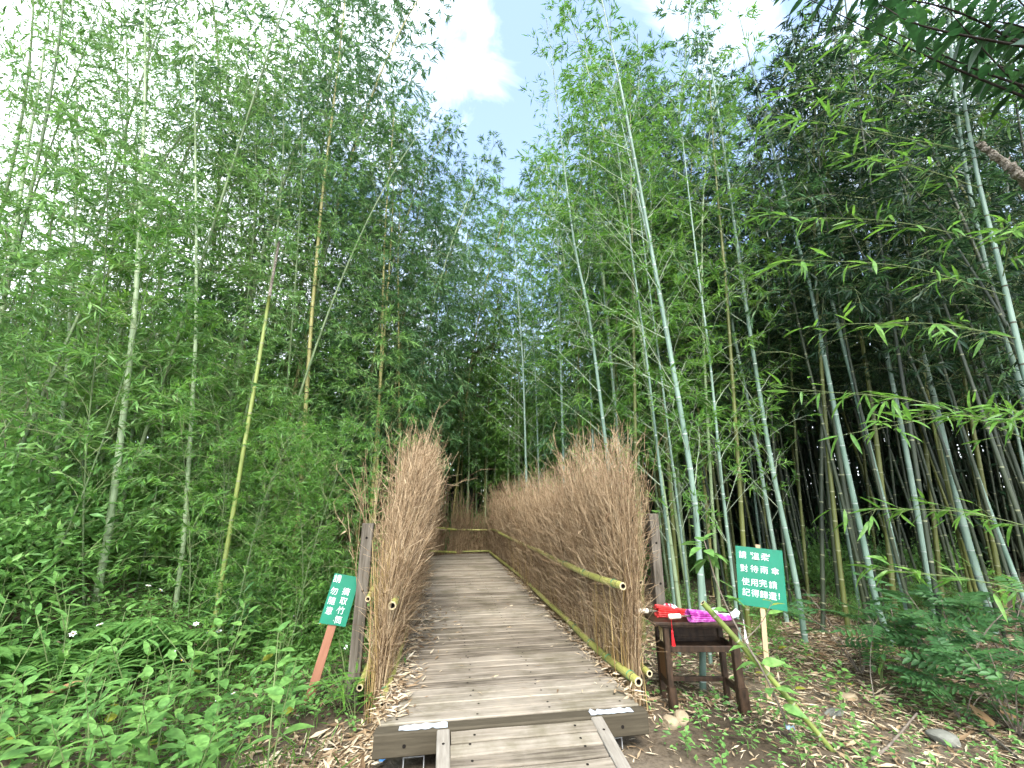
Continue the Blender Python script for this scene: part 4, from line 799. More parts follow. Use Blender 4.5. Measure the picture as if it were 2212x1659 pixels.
# ---------------------------------------------------------------- undergrowth
OV = [blade_mesh('leaf', .115, .062, M['leaf_weed'], (0, .10, .28, .52, .78, 1), (.08, .62, 1., .92, .50, 0), dr, .22, .018, .01) for dr in (.10, .30)]
OVY = blade_mesh('leaf', .10, .055, M['leaf_yellowing'], (0, .10, .28, .52, .78, 1), (.08, .62, 1., .92, .50, 0), .2, .2, .018, .01)
LN = [blade_mesh('leaf', .16, .034, M['leaf_weed'], droop=dr, petiole=.008) for dr in (.15, .45)]
LD = [blade_mesh('leaf', .19, .036, M['leaf_weed_dark'], droop=dr, petiole=.008) for dr in (.3, .7)]
def weed(label, group, h, n, meshes, seed, lean=.12, s=1.0, cat='weed', name='weed_plant', yellow=0.0, asc=.35, stems=1):
    r = np.random.default_rng(seed); t = thing(name, label, cat, (0, 0, 0), group)
    for q in range(stems):
        tip = np.array([r.normal(0, lean)*h*2, r.normal(0, lean)*h*2, h*r.uniform(.8, 1.05)]); Q = catmull([np.array([r.normal(0, .01), r.normal(0, .01), -.03]), tip*.5 + [0, 0, .05*h], tip], 5)
        g = G(); g.tube(Q, np.linspace(.0042, .0018, len(Q))*s, 5); g.build('stem', M['stem'], t); a = r.uniform(0, 6.28); m = n//stems
        for k in range(m):
            u = .22 + .78*(k//2 + 1)/(m/2 + .5); u = min(u, 1.0); p = np.array([np.interp(u, np.linspace(0, 1, len(Q)), Q[:, i]) for i in range(3)])
            if k % 2 == 0: a += 1.57 + r.normal(0, .25)
            aa = a + math.pi*(k % 2); put_leaf((OVY if r.random() < yellow else meshes[r.integers(len(meshes))]), t, p, (math.cos(aa), math.sin(aa), asc + r.normal(0, .2) + .5*(u > .93)), s*(1.15-.45*u)*r.uniform(.8, 1.2), r.normal(0, .2))
    return t
W = [weed('x', 'w', .42, 14, OV, 1), weed('x', 'w', .34, 12, OV, 2, yellow=.1), weed('x', 'w', .50, 18, OV, 3, stems=2), weed('x', 'w', .45, 16, LN, 4, stems=2), weed('x', 'w', .55, 18, LN, 5, stems=2, asc=.6), weed('x', 'w', .28, 12, OV, 6, s=.8, stems=2)]
used = set()
WX = [(90, 'near the left picture edge'), (210, 'below the largest fern'), (330, 'below the thick pale bamboo'), (430, 'below the straight green bamboo'), (520, 'below the dark drooping weed'), (610, 'right of the dark drooping weed'), (680, 'left of the picking sign'), (900, 'between the picking sign and the fence'), (1500, 'before the umbrella table'), (1640, 'under the leaning pole'), (1800, 'around the foot of the leaning pole'), (1960, 'right of the leaning pole'), (2090, 'before the pinnate shrubs'), (9999, 'in the lower right corner')]
def weed_at(kind, p):
    u, v, _ = topx((p[0], p[1], float(gz(p[0], p[1])) + .1)); c = next(t for l_, t in WX if u < l_); r = next(t for l_, t in ((1390, 'rear'), (1470, 'middle'), (1540, 'second'), (1600, 'front'), (9999, 'nearest')) if v < l_); return '%s, %s row, %s' % (kind, r, c)
def setplant(protos, k, x, y, s, rz, label, group, cat='weed', dz=0.0):
    o = protos[k] if (id(protos), k) not in used else copy_tree(protos[k]); used.add((id(protos), k))
    o.location = (x, y, float(gz(x, y)) + dz); o.scale = (s, s, s); o.rotation_euler = (0, 0, rz); tag(o, label, cat, group); return o
rng = np.random.default_rng(44); spots = []
def region(n, fn, gap):
    out = []; t = 0
    while len(out) < n and t < n*80:
        t += 1; p = fn()
        if any((p[0]-q[0])**2 + (p[1]-q[1])**2 < gap*gap for q in spots): continue
        spots.append(p); out.append(p)
    return out
def onpic(x0, x1, y0, y1): return lambda: tuple(onz(rng.uniform(x0, x1), rng.uniform(y0, y1), .1)[0][:2])
wl = {0: 'bright ovate-leaved weed', 1: 'low partly yellowing weed', 2: 'two-stemmed ovate-leaved weed', 3: 'two-stemmed narrow-leaved weed', 4: 'tall narrow-leaved upswept weed', 5: 'small bushy weed'}
for p in region(80, onpic(-80, 620, 1330, 1690), .19):
    k = int(rng.integers(6)); setplant(W, k, p[0], p[1], rng.uniform(.9, 1.4), rng.uniform(0, 6.28), weed_at(wl[k], p), 'weeds on the left bank')
for p in region(16, onpic(560, 800, 1380, 1560), .16):
    k = 5 if rng.random() < .6 else 1; setplant(W, k, p[0], p[1], rng.uniform(.5, .8), rng.uniform(0, 6.28), weed_at(wl[k], p), 'weeds on the left bank')
for p in region(26, onpic(-120, 420, 1560, 1740), .17):
    k = int(rng.integers(6)); setplant(W, k, p[0], p[1], rng.uniform(.8, 1.25), rng.uniform(0, 6.28), weed_at(wl[k], p), 'weeds on the left bank')
dw = weed('tall dark weed with drooping lance leaves in the middle of the left bank', None, .85, 46, LD, 9, stems=2, asc=-.1, lean=.05); p = onz(512, 1440, .0)[0]; dw.location = (p[0], p[1], float(gz(p[0], p[1])))
dw2 = weed('dark drooping lance-leaved weed behind the taller one', None, .62, 30, LD, 10, stems=2, asc=-.05, lean=.08); p = onz(470, 1420, .0)[0]; dw2.location = (p[0], p[1], float(gz(p[0], p[1])))

def fern(label, group, n, Lf, seed, mat):
    r = np.random.default_rng(seed); t = thing('fern', label, 'fern', (0, 0, 0), group)
    for q in range(n):
        a = q*6.28/n + r.normal(0, .2); out = np.array([math.cos(a), math.sin(a), 0]); el = r.uniform(.55, 1.1); l = Lf*r.uniform(.75, 1.1); m = 19; P = [np.zeros(3)]; e = el
        for k in range(m): e -= .082*(1.3 if k > m*.5 else .8); P.append(P[-1] + (out*math.cos(e) + np.array([0, 0, math.sin(e)]))*l/m)
        P = np.array(P); g = G(); g.tube(P, np.linspace(.0028, .0008, len(P)), 4); sv_ = np.cross(out, [0, 0, 1.]); LPs = []; LDs = []; Ls = []
        for k in range(4, m+1):
            u = (k-3)/(m-3); w_ = .27*l*math.sin(math.pi*min(1, .12+u*.86))**.8; dv = unit(P[k]-P[k-1])
            for sg in (-1, 1): LPs.append(P[k]); LDs.append(sv_*sg + dv*.28 + [0, 0, -.08] + r.normal(0, .05, 3)); Ls.append(w_)
        g.leaves(np.array(LPs), np.array(LDs), np.array(Ls), np.maximum(.014, np.array(Ls)*.19), r, hi=True, tilt=.12, sag=.12)
        g.build('frond', M[mat], t)
    return t
F_ = [fern('x', 'f', 9, .70, 21, 'fern'), fern('x', 'f', 7, .50, 22, 'fern'), fern('x', 'f', 8, .60, 23, 'fern')]
ferns = [(190, 1290, 0, 1.3, 'largest arching fern among the left weeds'), (120, 1250, 2, 1.3, 'dark fern at the foot of the left bank thicket'), (300, 1270, 1, 1.35, 'bright fern right of the largest arching fern'), (30, 1500, 1, 1.0, 'light green fern at the left picture edge'), (60, 1350, 0, 1.1, 'arching fern between the left edge and the largest fern'), (280, 1390, 1, .7, 'small upright fern in front of the bright fern'), (700, 1340, 1, .8, 'fern growing behind the green picking sign'), (250, 1210, 2, 1.3, 'dark fern below the thick pale green bamboo'), (360, 1210, 0, 1.1, 'fern in the shade under the straight green bamboo'), (600, 1280, 1, .8, 'fern among the grass between the cut bamboo and the sign')]
for x, y, k, s, lab in ferns:
    p, _ = onz(x, y, .35); d = np.hypot(p[0], p[1])
    if d > 5.4: p = p*(5.4/d)
    setplant(F_, k, p[0], p[1], s*1.15, rng.uniform(0, 6.28), lab, 'ferns on the left bank', 'fern')

# flowering weeds: white rays round a yellow eye
def flower_meshes():
    g = G(); r = np.random.default_rng(3); a = np.arange(6)*1.047; D = np.stack([np.cos(a), np.sin(a), np.full(6, .12)], -1); g.leaves(D*.004, D, .019, .014, r, hi=True, tilt=.05, sag=.05); pm_ = g.mesh('petals', M['petal'])
    g = G(); g.tube([(0, 0, -.004), (0, 0, .003), (0, 0, .005)], [.003, .0065, .004], 8); return pm_, g.mesh('eye', M['yellow'], True)
PM, EM = flower_meshes()
SMALL = [blade_mesh('leaf', .055, .026, M['leaf_weed'], droop=.2, petiole=.008)]
def daisy(seed, h, nf):
    r = np.random.default_rng(seed); t = thing('flowering_weed', 'x', 'flower', (0, 0, 0), 'f')
    for q in range(nf):
        tip = np.array([r.normal(0, .09), r.normal(0, .09), h*r.uniform(.75, 1.05)]); Q = catmull([np.zeros(3), tip*.5 + r.normal(0, .02, 3), tip], 5); g = G(); g.tube(Q, np.linspace(.0026, .0012, len(Q)), 4); st_ = g.build('stem', M['stem'], t)
        fl = link('flower', PM, t); fl.location = tip; fl.rotation_euler = (r.normal(0, .5), r.normal(0, .5) - .2, r.uniform(0, 6)); fl.scale = (1.2,)*3; link('eye', EM, fl)
        for k in range(5): a = r.uniform(0, 6.28); put_leaf(SMALL[0], t, Q[2+k], (math.cos(a), math.sin(a), .3), r.uniform(.8, 1.3))
    return t
DS = [daisy(1, .55, 3), daisy(2, .45, 2), daisy(3, .62, 4)]
for x, y, k, s, lab in ((800*.54, 1500, 0, 1.0, 'white yellow-eyed flowers standing in the middle of the left weeds'), (150, 1545, 1, .95, 'white flower near the left edge above the brown leaf'), (345, 1560, 1, .95, 'small white flowers low in front of the dark weed'), (725, 1470, 2, 1.0, 'white flower cluster right behind the stake of the picking sign'), (742, 1400, 2, 1.05, 'white flowers above the picking sign beside the fence post'), (760, 1490, 1, .8, 'low white flowers between the picking sign and the fence post'), (640, 1400, 1, .8, 'tiny white flowers left of the picking sign'), (285, 1450, 1, 1.0, 'two white flowers in front of the largest fern'), (480, 1590, 1, .6, 'low white flower at the edge of the bare soil')):
    p, _ = onz(x, y, .0); setplant(DS, k, p[0], p[1], s, rng.uniform(0, 6.28), lab, 'white flowering weeds', 'flower')

# bamboo seedlings at the foot of the left post
SB = [weed('x', 's', .40, 20, [blade_mesh('leaf', .17, .024, M['leaf_bright'], droop=.3)], 31, stems=3, lean=.3, asc=.25, name='bamboo_seedling', cat='seedling'), weed('x', 's', .30, 16, [blade_mesh('leaf', .15, .022, M['leaf_bright'], droop=.35)], 32, stems=2, lean=.35, asc=.2, name='bamboo_seedling', cat='seedling')]
for (x, y, s, lab) in ((752, 1500, 1.1, 'bamboo seedling left of the left fence post foot'), (790, 1520, 1.0, 'bamboo seedling hiding the foot of the left fence'), (735, 1545, 1.0, 'bamboo seedling in front of the red stake'), (812, 1545, .8, 'bamboo seedling touching the corner of the boardwalk'), (770, 1560, .9, 'bamboo seedling nearest the camera beside the boardwalk'), (905, 1625, .6, 'lone bamboo shoot growing beside the ramp'), (1900, 1480, 1.1, 'bamboo seedling right of the leaning pole'), (2010, 1500, 1.2, 'bamboo seedling in front of the pinnate shrub')):
    p, _ = onz(x, y, .0); setplant(SB, int(rng.integers(2)), p[0], p[1], s, rng.uniform(0, 6.28), lab, 'bamboo seedlings', 'seedling')

# shrubs with pinnate leaves at the right
def compound_mesh(seed, Lc=.34, pairs=6):
    r = np.random.default_rng(seed); g = G(); k = 12; P = np.array([[Lc*t, 0, -.16*Lc*t*t] for t in np.linspace(0, 1, k)]); g.tube(P, np.linspace(.0022, .001, k), 4); LP = []; LDi = []
    for q in range(pairs):
        u = .28 + .70*q/(pairs-1); p = np.array([np.interp(u, np.linspace(0, 1, k), P[:, i]) for i in range(3)])
        for sg in (-1, 1): LP.append(p); LDi.append([.45, sg*.9, -.05])
    LP.append(P[-1]); LDi.append([1, 0, -.2]); g.leaves(np.array(LP), np.array(LDi), r.uniform(.085, .11, len(LP)), .042, r, hi=True, tilt=.10, sag=.12); return g.mesh('compound_leaf', M['leaf_weed_dark'])
CM = [compound_mesh(s) for s in range(3)]
def shrub(seed, h, n):
    r = np.random.default_rng(seed); t = thing('shrub', 'x', 'shrub', (0, 0, 0), 's')
    for q in range(n):
        a = q*6.28/n + r.normal(0, .3); tip = np.array([math.cos(a)*h*r.uniform(.2, .8), math.sin(a)*h*r.uniform(.2, .8), h*r.uniform(.6, 1.05)]); Q = catmull([np.array([0, 0, -.04]), tip*.5 + [0, 0, .1*h], tip], 5); g = G(); g.tube(Q, np.linspace(.007, .003, len(Q)), 5); g.build('stem', M['bark'], t)
        for k in range(5):
            u = .4 + .6*k/4; p = np.array([np.interp(u, np.linspace(0, 1, len(Q)), Q[:, i]) for i in range(3)]); b_ = a + r.normal(0, 1.1); put_leaf(CM[r.integers(3)], t, p, (math.cos(b_), math.sin(b_), r.uniform(-.1, .6)), r.uniform(.8, 1.2), r.normal(0, .25), 'compound_leaf')
    return t
SH = [shrub(1, .75, 5), shrub(2, .55, 5), shrub(3, .65, 6)]
for (x, y, k, s, lab) in ((1860, 1455, 0, 1.0, 'pinnate-leaved shrub in front of the leaning blue-green bamboos'), (1960, 1480, 2, 1.15, 'bushiest pinnate-leaved shrub at the foot of the grove'), (2070, 1470, 0, 1.15, 'pinnate-leaved shrub under the thickest bamboo'), (2160, 1530, 1, 1.15, 'dark pinnate-leaved shrub at the right picture edge'), (2200, 1590, 2, 1.0, 'pinnate-leaved shrub in the lower right corner'), (2080, 1560, 1, .8, 'low pinnate-leaved shrub before the bushiest one'), (2190, 1450, 2, 1.3, 'pinnate-leaved shrub behind the one at the right edge')):
    p, _ = onz(x, y, .0); setplant(SH, k, p[0], p[1], s*.85, rng.uniform(0, 6.28), lab, 'pinnate shrubs at the foot of the grove', 'shrub')
wr = 'small bushy weed sprouting from the dry leaves right of the boardwalk'
for p in region(26, onpic(1440, 2240, 1500, 1680), .2):
    if p[0] < 1.6: continue
    setplant(W, 5, p[0], p[1], rng.uniform(.4, .7), rng.uniform(0, 6.28), weed_at('small weed sprouting from dry leaves', p), 'weeds in the dry leaves')
for p in region(12, onpic(1560, 1860, 1400, 1500), .2): setplant(W, 1, p[0], p[1], rng.uniform(.6, .9), rng.uniform(0, 6.28), weed_at('ovate-leaved weed behind the table', p), 'weeds behind the table')

# leafy bushes filling the bank under the left bamboos
def bush_mesh(seed, R, n, leaf, wid, mats):
    r = np.random.default_rng(seed); c = r.normal(0, 1, (26, 3)); c /= np.linalg.norm(c, axis=1)[:, None]; c = c*R*r.uniform(.25, .9, (26, 1))*[1, 1, .75] + [0, 0, R*.62]; P = c[r.integers(26, size=n)] + r.normal(0, R*.22, (n, 3)); P = P[P[:, 2] > .01]
    D = (P - [0, 0, R*.3]) + r.normal(0, R*.6, P.shape); g = G(); ln = leaf*r.uniform(.5, 1.2, len(P)); g.leaves(P, D, ln, ln*wid, r, hi=False, tilt=.6); f = g.mesh('foliage', mats)
    g = G(); g.segs(np.zeros((26, 3)) + r.normal(0, .05, (26, 3))*[1, 1, 0], c, .006, .002, 4); return f, g.mesh('stems', M['stem'])
BU = [bush_mesh(1, .75, 1500, .11, .36, M['leaf_weed']), bush_mesh(2, .65, 1500, .13, .22, M['leaf_weed']), bush_mesh(3, .8, 1700, .10, .42, M['leaf_weed']), bush_mesh(4, .7, 1300, .15, .16, M['leaf_bright'])]
def bush(k, x, y, s, lab, grp):
    t = thing('bush', lab, 'bush', (x, y, float(gz(x, y))-.03), grp, rng.uniform(0, 6.28)); t.scale = (s, s, s*rng.uniform(.8, 1.15)); link('foliage', BU[k][0], t, kind='stuff'); link('stems', BU[k][1], t); return t
for p in region(52, lambda: (rng.uniform(-7.0, -1.4), rng.uniform(4.9, 8.4)), .36): bush(int(rng.integers(4)), p[0], p[1], rng.uniform(.7, 1.1)*(1.35 if p[0] < -3 else 1), ('leafy bush in the left undergrowth, %s row, %s' % where(p[0], p[1], [(6.3, 'front'), (7.6, 'middle'), (99, 'back')])), 'bushes under the left bamboos')
for p in region(14, lambda: (rng.uniform(-6.2, -3.2), rng.uniform(4.2, 5.6)), .4): bush(int(rng.choice([0, 1, 2])), p[0], p[1], rng.uniform(.8, 1.1), ('bright broadleaf bush at the far left, %s, %s' % where(p[0], p[1], [(6.0, 'front'), (6.8, 'middle'), (99, 'back')])), 'bright bushes at the far left')
for p in region(12, lambda: (rng.uniform(-1.7, -1.0), rng.uniform(4.7, 9)), .4): bush(int(rng.choice([1, 3])), p[0], p[1], rng.uniform(.6, .9), ('light bush behind the left fence, %s, %s' % where(p[0], p[1], [(6.2, 'near'), (7.8, 'middle'), (99, 'far')])), 'bushes along the left fence')
for p in region(16, lambda: (rng.uniform(2.3, 9.5), rng.uniform(6.4, 10)), .6): bush(2, p[0], p[1], rng.uniform(.5, .9), ('dark grove-floor bush, %s row, %s' % where(p[0], p[1], [(8.6, 'front'), (10.5, 'middle'), (99, 'back')])), 'bushes in the right grove')

for p in region(14, lambda: (rng.uniform(3.6, 8.5), rng.uniform(5.0, 6.6)), .45): bush(int(rng.choice([1, 2, 3])), p[0], p[1], rng.uniform(.28, .5), ('low green bush at the grove foot, %s, %s' % where(p[0], p[1], [(7.0, 'front'), (8.4, 'middle'), (99, 'back')])), 'low bushes at the grove foot')
for p in region(8, lambda: (rng.uniform(-1.2, 2.4), rng.uniform(14.2, 15.6)), .45): bush(int(rng.choice([0, 1, 3])), p[0], p[1], rng.uniform(1.2, 1.8), ('bright bush behind the far end fence, %s, %s' % where(p[0], p[1], [(14.6, 'near'), (15.1, 'middle'), (99, 'rear')])), 'bushes behind the far fence')
# ground cover and litter
def cover(name, label, n, fn, leaf, wid, mat, seed, up=.35, hmax=.12, sag=.15):
    r = np.random.default_rng(seed); P = fn(r, n); P = np.column_stack([P, gz(P[:, 0], P[:, 1]) + r.uniform(.005, hmax, len(P))]); D = r.normal(0, 1, P.shape); D[:, 2] = np.abs(D[:, 2])*up; g = G(); ln = leaf*r.uniform(.5, 1.3, len(P)); g.leaves(P, D, ln, ln*wid, r, sag=sag, tilt=.35)
    return tag(g.build(name, mat, kind='stuff'), label, 'ground cover')
def clump(r, n, x0, x1, y0, y1, k=60, sp=.35, keep=lambda P: np.ones(len(P), bool)):
    c = np.column_stack([r.uniform(x0, x1, k), r.uniform(y0, y1, k)]); P = c[r.integers(k, size=n)] + r.normal(0, sp, (n, 2)); return P[keep(P) & ~((P[:, 0] > -.36) & (P[:, 0] < 1.46) & (P[:, 1] < 12.5))]
cover('ground_cover', 'small green leaves carpeting the left bank', 44000, lambda r, n: clump(r, n, -7, -.7, 2.6, 9, 190, .32, lambda P: (P[:, 0] < -1.25) | (P[:, 1] > 3.9)), .055, .5, M['leaf_weed'], 61, hmax=.16)
cover('grass', 'thin grass blades on the left bank', 12000, lambda r, n: clump(r, n, -6.5, -.6, 2.8, 8, 110, .3), .20, .045, M['leaf_bright'], 62, up=2.2, hmax=.03, sag=.25)
cover('ground_cover', 'small green leaves scattered over the dry leaves at right', 5000, lambda r, n: clump(r, n, 1.6, 7.5, 2.5, 6.6, 70, .22, lambda P: P[:, 0] > 1.55), .05, .45, M['leaf_weed'], 63, hmax=.10)
def litter(name, label, n, fn, seed, zfn=None, leaf=.13):
    r = np.random.default_rng(seed); P = fn(r, n); z = gz(P[:, 0], P[:, 1]) if zfn is None else zfn(P); P = np.column_stack([P, z + r.uniform(.004, .022, len(P))]); D = r.normal(0, 1, P.shape); D[:, 2] *= .10; g = G(); ln = leaf*r.uniform(.4, 1.25, len(P)); g.leaves(P, D, ln, ln*r.uniform(.10, .22, len(P)), r, tilt=.35, sag=.03)
    return tag(g.build(name, M['dry_leaf'], kind='stuff'), label, 'leaf litter')
litter('leaf_litter', 'dry bamboo leaves strewn under the right grove', 17000, lambda r, n: clump(r, n, 1.7, 8, 2.4, 7.5, 260, .40, lambda P: (P[:, 0] > 1.5) & ((P[:, 0] > 2.5) | (P[:, 1] > 3.5))), 64)
litter('leaf_litter', 'small broken leaf fragments matted on the soil at right', 16000, lambda r, n: clump(r, n, 1.7, 7.5, 2.3, 6.5, 300, .35, lambda P: (P[:, 0] > 1.5) & ((P[:, 0] > 2.3) | (P[:, 1] > 3.4))), 164, leaf=.055)
litter('leaf_litter', 'few dry scraps on the bare soil beside the ramp', 420, lambda r, n: np.column_stack([r.uniform(1.2, 2.9, n), r.uniform(2.3, 3.6, n)]), 65, leaf=.08)
litter('leaf_litter', 'dry bamboo leaves heaped left of the ramp', 2300, lambda r, n: clump(r, n, -1.0, -.05, 2.4, 3.6, 30, .22, lambda P: P[:, 0] < .05), 66)
litter('leaf_litter', 'dry bamboo leaves below the left bank plants', 3500, lambda r, n: clump(r, n, -6, -.8, 3, 8, 90, .4), 68)
def decklit(r, n):
    y_ = 3.25 + 6.5*r.random(n)**1.2; x_ = -.36 + np.abs(r.normal(0, .10, n))*(1 + 1.4*np.exp(-((y_-5.6)/1.0)**2)); k = r.random(n) < .28; x_[k] = 1.46 - np.abs(r.normal(0, .05, k.sum())); return np.column_stack([x_, y_])
litter('leaf_litter', 'dry bamboo leaves swept along the edges of the boardwalk', 3400, decklit, 67, zfn=lambda P: np.full(len(P), DZ), leaf=.09)
litter('leaf_litter', 'single dry leaves lying on the middle of the boardwalk', 130, lambda r, n: np.column_stack([r.uniform(-.25, 1.35, n), r.uniform(3.3, 9, n)]), 69, zfn=lambda P: np.full(len(P), DZ), leaf=.07)

# ---------------------------------------------------------------- the umbrella table
TZ = .66
tb = thing('side_table', 'dark brown wooden side table standing at the end of the right fence', 'table', (2.18, 3.665, 0), None, math.radians(-10)); tb.location.z = float(gz(2.18, 3.665)) - .01
LXY = [(-.285, -.125), (.265, -.13), (-.275, .125), (.265, .125)]
for k, (x, y) in enumerate(LXY):
    g = G(); wdt = .058 if k == 1 else .044; g.bbox((x, y, .315), (wdt, wdt, .63), .005)
    if k in (0, 1): g.bbox((x + .006, y - .004, .09), (wdt + .02, wdt + .016, .20), .008, R=Rxyz(.02, -.03, .05))
    g.build('leg', M['table'], tb)
g = G(); g.bbox((-.02, 0, TZ-.014), (.74, .36, .026), .005); g.bbox((0, 0, TZ-.034), (.66, .33, .014), .003); g.build('top', M['table'], tb)
for (c, d) in (((-.01, -.128, .455), (.51, .026, .045)), ((-.01, .125, .455), (.50, .026, .045)), ((-.28, 0, .455), (.026, .206, .05)), ((.265, 0, .455), (.026, .20, .05)), ((-.28, 0, .605), (.024, .206, .05)), ((.265, 0, .60), (.024, .20, .06)), ((-.01, .126, .60), (.50, .022, .06))):
    g = G(); g.bbox(c, d, .004); g.build('apron_rail', M['table'], tb)
g = G(); g.box((-.01, .122, .53), (.50, .008, .115)); g.box((-.01, 0, .438), (.51, .23, .008)); g.build('drawer_box', M['table'], tb)
for (c, d) in (((-.01, .125, .155), (.50, .024, .036)), ((-.28, 0, .185), (.024, .206, .05)), ((.265, 0, .15), (.024, .20, .05))):
    g = G(); g.bbox(c, d, .004); g.build('stretcher', M['table'], tb)
g = G(); g.box((-.283, .03, .32), (.010, .15, .22)); g.build('side_panel', M['table_panel'], tb)
for k in range(3):
    g = G(); x = -.283; y = -.06 + k*.045; g.tube([(x, y, .481), (x, y, .50), (x, y, .535), (x, y, .56), (x, y, .581)], [.011, .012, .0065, .012, .010], 10); g.build('baluster', M['brass'], tb, smooth=True)

# umbrellas lying on it
def frame_of(loc, rz): return Rz(rz), np.asarray(loc, float)
TR = Rz(math.radians(-10)); TO = np.array(tb.location)
def tpos(x, y, z): return tuple(TR @ np.array([x, y, z]) + TO)
def tassel(parent, p, L_, mat, name='tassel'):
    p = np.asarray(p, float); g = G(); g.tube([p, p - [0, .002, L_*.35], p - [0, 0, L_*.45]], [.0014, .0014, .0020], 5); g.tube([p - [0, 0, L_*.43], p - [0, 0, L_*.50], p - [0, 0, L_*.54]], [.004, .0085, .006], 8)
    r = np.random.default_rng(4); n = 26; a = r.uniform(0, 6.28, n); q = np.stack([np.cos(a), np.sin(a), np.zeros(n)], -1); g.segs(p - [0, 0, L_*.52] + q*.003, p - [0, 0, L_] + q*r.uniform(.003, .014, (n, 1)), .0026, .002, 4); return g.build(name, mat, parent)
def umbrella(label, x, y, ang, mat, L_, r0, handle, tas=True, tail=.02, hl=.10, tl=.16):
    t = thing('paper_umbrella', label, 'umbrella', tpos(x, y, TZ + .001), 'paper umbrellas on the table', math.radians(-10) + ang); k = 36; r = np.random.default_rng(int(L_*1000)); g = G(); st_ = np.linspace(0, 1, 9); V = []
    th = np.arange(k)*2*math.pi/k; zc = r0*.92
    for t_ in st_:
        rad = (r0*(1-t_) + tail*t_)*(1 + .10*math.sin(t_*3.1)); ple = 1 + .16*np.where(np.arange(k) % 2, -1, 1)*(1-.3*t_); rr = rad*ple*(1 + r.normal(0, .03, k)); V.append(np.stack([np.full(k, t_*L_) + (r.normal(0, .006, k) if t_ == 0 else 0), rr*np.cos(th), np.maximum(-zc, rr*np.sin(th)*.86) + zc*(1-t_) + tail*.9*t_], -1))
    V = np.concatenate(V); F = [[i*k+j, i*k+(j+1) % k, (i+1)*k+(j+1) % k, (i+1)*k+j] for i in range(8) for j in range(k)]; g.add(V, F); b0 = g.n; g.add(V[:k] @ np.diag([1, .35, .35]) + [.035, 0, zc*.65], np.zeros((0, 3), int)); g.f.append((np.array([[j, b0+j, b0+(j+1) % k, (j+1) % k] for j in range(k)]), 0)); g.f.append((np.array([[8*k+j for j in range(k)]]), 0)); g.build('canopy', mat, t)
    g = G(); g.tube([(-.10, 0, zc), (L_*.4, 0, zc*.9)], .006, 8); g.build('shaft', M['dead_wood'], t)
    g = G(); g.tube([(-.07, 0, zc), (-.075, 0, zc), (-.085, 0, zc), (-.12, 0, zc), (-.07-hl+.012, 0, zc), (-.07-hl+.004, 0, zc), (-.07-hl, 0, zc)], [.008, .0185, .0205, .0195, .0205, .019, .008], 12); h = g.build('handle', handle, t, smooth=True)
    if tas: tassel(t, (-.07-hl+.012, -.012, zc-.01), tl, M['red_tassel'])
    return t
umbrella('closed red paper umbrella with white handle and red tassel at the left', -.315, -.02, math.radians(3), M['red'], .36, .052, M['ivory'], hl=.115, tl=.20)
umbrella('closed purple paper umbrella with white handle and red tassel', -.10, -.170, math.radians(9), M['purple'], .37, .050, M['ivory'], hl=.105, tl=.20)
# red and white cloth bundle and the white folded umbrella
def crumple(name, label, cat, loc, dims, mat, seed, extra=None):
    r = np.random.default_rng(seed); t = thing(name, label, cat, loc, None, math.radians(-10)); g = G(); nu, nv = 22, 14; V = []
    for i in range(nu):
        for j in range(nv):
            a = 2*math.pi*j/nv; u = i/(nu-1); e = math.sin(math.pi*(.04+.92*u))**.6; w_ = 1 + .16*math.sin(5*a + 7*u) + .12*math.sin(3*a - 11*u + 1); z = math.sin(a)*e*w_; V.append([dims[0]*(u-.5), dims[1]/2*math.cos(a)*e*w_, dims[2]/2*max(z, -.9) + dims[2]*.45])
    F = [[i*nv+j, i*nv+(j+1) % nv, (i+1)*nv+(j+1) % nv, (i+1)*nv+j] for i in range(nu-1) for j in range(nv)]; g.add(V, F); g.f.append((np.array([[j for j in range(nv-1, -1, -1)], [(nu-1)*nv+j for j in range(nv)]]), 0)); g.build('cloth', mat, t, smooth=True); return t
crumple('cloth_bundle', 'crumpled red and white cloth between the two umbrellas', 'cloth', tpos(-.185, .02, TZ+.001), (.14, .11, .10), M['red_cloth'], 2)
wt = crumple('white_cloth', 'white cloth with a hanging pale tassel on the right end of the table', 'cloth', tpos(.225, -.08, TZ+.001), (.20, .09, .045), M['white_cloth'], 5)
g = G(); V = []; nu = 12
for i in range(nu):
    u = i/(nu-1); V += [[.02+.10*u, -.045 + .02*math.sin(6*u), .012 + .05*u*u], [.02+.10*u, .03 + .01*math.sin(5*u), .020 + .055*u**2]]
g.add(V, [[2*i, 2*i+2, 2*i+3, 2*i+1] for i in range(nu-1)]); V2 = np.array(V) + [0, 0, .004]; g.add(V2, [[2*i, 2*i+1, 2*i+3, 2*i+2] for i in range(nu-1)]); g.build('corner', M['white_cloth'], wt, smooth=True)
g = G(); V = [[-.09, -.02, .02], [-.05, -.03, .02], [-.04, .02, .03], [-.10, .02, .03], [-.10, -.02, .075], [-.06, -.03, .082], [-.05, .015, .085], [-.10, .015, .08]]; g.add(V, [[0,1,5,4],[1,2,6,5],[2,3,7,6],[3,0,4,7],[4,5,6,7]]); g.build('fold', M['white_cloth'], wt, smooth=True)
tassel(wt, (.115, -.10, .02), .17, M['pink_white'])

